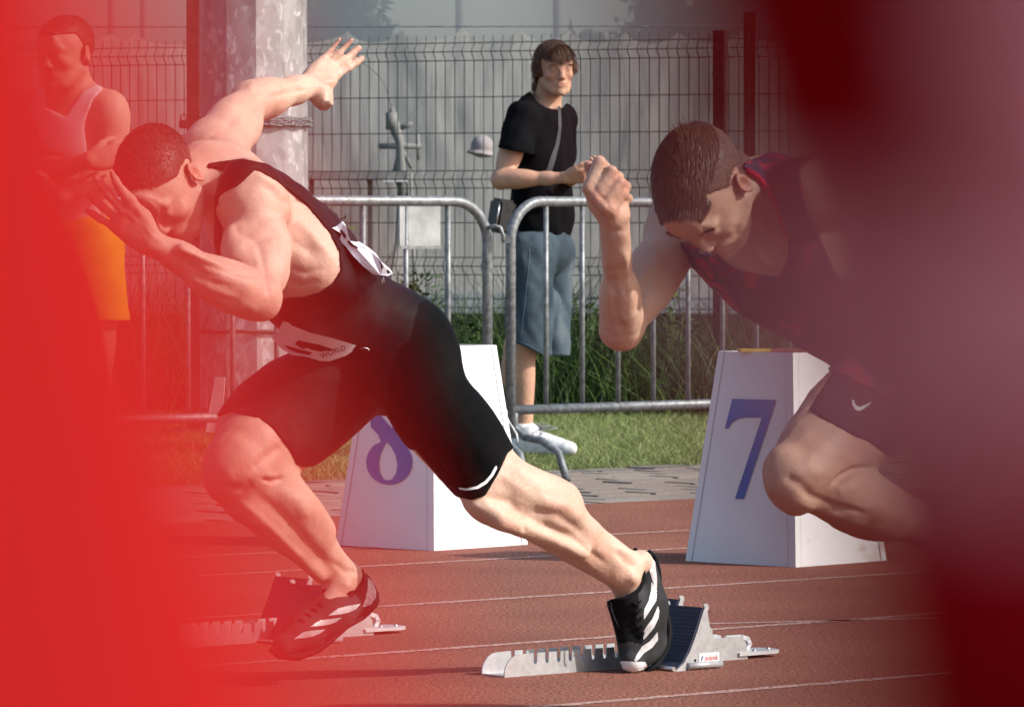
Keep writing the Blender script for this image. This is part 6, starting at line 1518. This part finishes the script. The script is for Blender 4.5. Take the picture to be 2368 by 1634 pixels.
    st = sheet('strap', [(1289, 246), (1296, 246), (1297, 290), (1293, 330), (1283, 370), (1274, 397), (1262, 398), (1270, 370), (1283, 335), (1290, 300)], bv, cloth_mat('grey_webbing', (.07, .07, .075), .8), bag, .004, 3)
    st.location = -bo
    # hair
    lf = np.array([list(l), list(f), list(u)]); c0 = np.array(q(0, 0, 0))
    def reg_t(p):
        r = (p - c0) @ lf.T; a, b, c = np.abs(r[:, 0]), r[:, 1], r[:, 2]
        line = np.where(b > .03, .034 - c + a * .35, np.where(b > -.03, -.012 - c, -.085 - c))
        ear = .021 - np.sqrt((a - .085)**2 * .3 + (b + .008)**2 + (c + .014)**2)
        face = np.where(b > .055, .030 - c + a * .2, -9)
        return np.maximum(np.maximum(np.maximum(line, face), ear), np.linalg.norm(r, axis=1) - .16)
    crown = np.array(q(0, -.05, .12))
    def comb(p):
        d = p - crown; d = d / (np.linalg.norm(d, axis=1, keepdims=True) + 1e-6); return d + np.array((0, 0, -.9)) * np.clip(np.linalg.norm(p - crown, axis=1, keepdims=True) * 8, 0, 1)
    hair_patch('hair', F, q, l, f, u, reg_t, .009, HAIR_C, root, 16000, .027, .0024, comb, np.array((0, 0, -.25)), lift=.08, seg=3, jit=.09, smooth=3)
    for s in (-1, 1):
        n = 160; t = rng.random(n); b0 = np.array([q(s * (.013 + .036 * a), .104 - .010 * a * a, .014 + .003 * math.sin(a * 3)) for a in t]) + rng.normal(0, .0016, (n, 3))
        dd = np.tile(np.array(l) * s + np.array(f) * .2, (n, 1)) + rng.normal(0, .2, (n, 3)); dd /= np.linalg.norm(dd, axis=1, keepdims=True)
        tag(strands('eyebrow', b0, dd, np.tile(np.array(f), (n, 1)), rng.uniform(.006, .010, n), .0016, HAIR_C, root), kind='stuff')
        e = MB(); e.tube([q(s * .021, .0925, -.0065), q(s * .031, .0945, -.005), q(s * .041, .090, -.007)], [.0015, .0030, .0015], 8); e.build('eye', noise_mat('dark_eye', (.01, .008, .006), (.02, .014, .01), 30, .2), root)
    # shoes, laces, socks
    for ax, y1 in ((1213, 22.30), (1198, 22.58)):
        S = Field(P(ax - 40, 1060, y1) - Vector((.02, .2, .02)), P(ax + 160, 960, y1) + Vector((.05, .15, .02)), .005)
        g = P(ax, 1047, y1); g.z = 0; d = nrm((.86, -.40, 0))
        S.cone(g + Vector((0, 0, .055)), g + d * .02 + Vector((0, 0, .10)), .040, .042, .02)
        S.cone(g + d * .02 + Vector((0, 0, .075)), g + d * .14 + Vector((0, 0, .045)), .042, .038, .03)
        S.cone(g + d * .10 + Vector((0, 0, .04)), g + d * .225 + Vector((0, 0, .030)), .042, .026, .02)
        S.cone(g - d * .03 + Vector((0, 0, .03)), g + d * .2 + Vector((0, 0, .025)), .036, .036, .02)
        D = cutf(S, S.D.copy(), lambda p: .002 - p[:, 2])
        sho = link('shoe', S.mesh('shoe', D, 1), noise_mat('white_trainer', (.52, .54, .56), (.80, .80, .80), 30, .5, bump=.3), root)
        b = MB(); r = random.Random(4)
        for i in range(5):
            c = g + d * (.07 + i * .022) + Vector((0, 0, .098 - i * .008)); sd = d.cross(Vector((0, 0, 1)))
            b.tube([c - sd * .026, c + Vector((0, 0, .008)), c + sd * .026], .0028, 6)
        c = g + d * .07 + Vector((0, 0, .11)); sd = d.cross(Vector((0, 0, 1)))
        for k in (-1, 1): b.tube([c, c + sd * .03 * k + d * .03 + Vector((0, 0, .018)), c + sd * .04 * k + d * .07 + Vector((0, 0, .005)), c + sd * .015 * k + d * .04, c], .0026, 6)
        b.build('laces', noise_mat('grey_lace', (.2, .21, .22), (.42, .43, .45), 60, .8), sho)
        b = MB(); b.tube([g + Vector((0, 0, .10)), g + Vector((0, 0, .135))], [.047, .042], 20); b.build('sock', cloth_mat('white_sock', (.75, .75, .75), .9), root)
    for o in list(root.children): o.location = -off
    ph = MB(); c = P(1356, 404, 22.12); M = Matrix.Translation(c) @ Matrix.Rotation(-.5, 4, 'Y') @ Matrix.Rotation(.2, 4, 'X')
    ph.box((-.035, -.004, -.035), (.035, .004, .035), M); pho = ph.build('phone', noise_mat('phone_back', (.18, .28, .36), (.30, .40, .46), 20, .2), None, bevel=.002)
    tag(pho, 'small pale blue phone held in both hands of the man in the black T-shirt', 'phone')
    return root
# ================================================================== bystander on the left, behind the red cloth
def build_D():
    Y = 17.0
    root = empty('person', Vector((-1.47, 17.0, 0))); off = root.location.copy()
    tag(root, 'man in a white vest and yellow shorts standing with folded arms at the left edge', 'person')
    lo, hi = (-1.80, 16.55, -.01), (-1.15, 17.45, 1.80)
    F = Field(lo, hi, .006); up = Vector((0, 0, 1)); lat = nrm((.80, .55, 0)); lat = nrm((.92, -.35, 0)); fr = nrm((-.35, -.92, 0))
    F.ell(P(165, 330, 17.05), (lat, fr, up), (.165, .11, .21), .03); F.ell(P(170, 480, 17.05), (lat, fr, up), (.14, .10, .20), .04)
    F.cone(P(158, 180, 17.02), P(165, 230, 17.05), .056, .066, .03)
    F.cone(P(165, 232, 17.05), P(250, 250, 16.98), .065, .060, .04); F.cone(P(165, 232, 17.05), P(78, 250, 17.12), .065, .060, .04)
    el = P(268, 400, 16.95); wr = P(140, 455, 16.80)
    limb_arm(F, P(252, 256, 16.98), el, wr, (-.5, -.8, 0), ru=.050, rf=.042, rw=.028, bulk=1.05)
    hand(F, wr, (-.9, -.1, .1), (.1, .9, 0), (0, 0, 1), curls=(50, 55, 60, 60), th=(20, 20, 20))
    limb_arm(F, P(76, 256, 17.12), P(70, 400, 16.98), P(205, 372, 16.76), (.5, -.8, 0), ru=.050, rf=.042, rw=.028, bulk=1.05)
    hand(F, P(205, 372, 16.76), (.93, .2, .15), (.1, .9, 0), (0, 0, 1), curls=(30, 35, 40, 40), spread=3, th=(20, 20, 20))
    for hx, kx, ax, y0 in ((205, 215, 215, 17.0), (130, 125, 118, 17.1)):
        limb_leg(F, P(hx, 610, y0), P(kx, 905, y0), P(ax, 1150, y0 + .03), (-.35, -.92, 0), rt=.085, rk=.056, ra=.036)
    q, l, f, u = head(F, P(150, 122, 16.98), (-.52, -.85, -.10), (0, 0, 1), 1.02)
    F.cone(q(0, -.03, -.06), P(165, 232, 17.05), .056, .064, .03)
    me = F.mesh('body'); link('body', me, SKIN_B, root)
    vest = [(190, 212), (222, 196), (240, 203), (214, 232), (200, 270), (196, 300), (205, 400), (260, 600), (60, 600), (60, 260), (86, 200), (105, 205), (108, 250), (150, 270)]
    def notarm(p):
        d = None
        for a, b in ((P(252, 256, 16.98), el), (el, wr), (P(76, 256, 17.12), P(70, 400, 16.98)), (P(70, 400, 16.98), P(205, 372, 16.76)), (P(205, 372, 16.76), P(260, 360, 16.76)), (wr, P(60, 470, 16.78))):
            a = np.array(a); ab = np.array(b) - a; t = np.clip(((p - a) @ ab) / (ab @ ab), .12, 1); e = .075 - np.linalg.norm(p - a - t[:, None] * ab, axis=1)
            d = e if d is None else np.maximum(d, e)
        return d
    D = F.garment(.008, lambda p: np.maximum(region_px(p, vest), notarm(p)))
    link('vest', F.mesh('vest', D, 1), cloth_mat('white_vest_fabric', (.72, .70, .72), .8), root)
    Q = Field((lo[0], lo[1], .55), (hi[0], hi[1], 1.12), .006)
    Q.ell(P(170, 560, 17.05), (lat, fr, up), (.175, .125, .13), .03)
    Q.cone(P(205, 590, 17.0), P(222, 760, 16.99), .11, .118, .03); Q.cone(P(130, 590, 17.1), P(118, 760, 17.1), .11, .118, .03)
    D = wrinkle(Q.D.copy(), Q, .005, 26, 5); D = cutf(Q, D, lambda p: region_px(p, [(0, 488), (400, 488), (400, 742), (0, 742)]))
    link('shorts', Q.mesh('shorts', D, 1), cloth_mat('yellow_shorts_fabric', (.82, .52, .02), .6, bump=.4), root)
    lf = np.array([list(l), list(f), list(u)]); c0 = np.array(q(0, 0, 0))
    def reg_t(p):
        r = (p - c0) @ lf.T; a, b, c = np.abs(r[:, 0]), r[:, 1], r[:, 2]
        line = np.where(b > .03, .062 - c, np.where(b > .0, .02 - c + (b - 0) * 1.4, -.05 - c))
        ear = .030 - np.sqrt((a - .08)**2 + (b + .008)**2 + (c + .008)**2)
        return np.maximum(np.maximum(line, ear), np.linalg.norm(r, axis=1) - .15)
    hair_patch('hair', F, q, l, f, u, reg_t, .003, HAIR_A, root, 6000, .007, .0016, tuple(f), None, lift=.9, seg=2, jit=.3)
    for ax, y1 in ((215, 17.03), (118, 17.13)):
        g = P(ax, 1200, y1); g.z = 0; S = Field(g - Vector((.2, .35, .02)), g + Vector((.12, .12, .16)), .006); d = nrm((-.45, -.89, 0))
        S.cone(g + Vector((0, 0, .055)), g + d * .12 + Vector((0, 0, .05)), .042, .042, .03); S.cone(g + d * .1 + Vector((0, 0, .042)), g + d * .22 + Vector((0, 0, .030)), .044, .028, .02)
        link('shoe', S.mesh('shoe', cutf(S, S.D.copy(), lambda p: .002 - p[:, 2]), 1), M_SHOEK, root)
    for o in list(root.children): o.location = -off
    return root

build_A(); build_B(); build_C(); build_D()
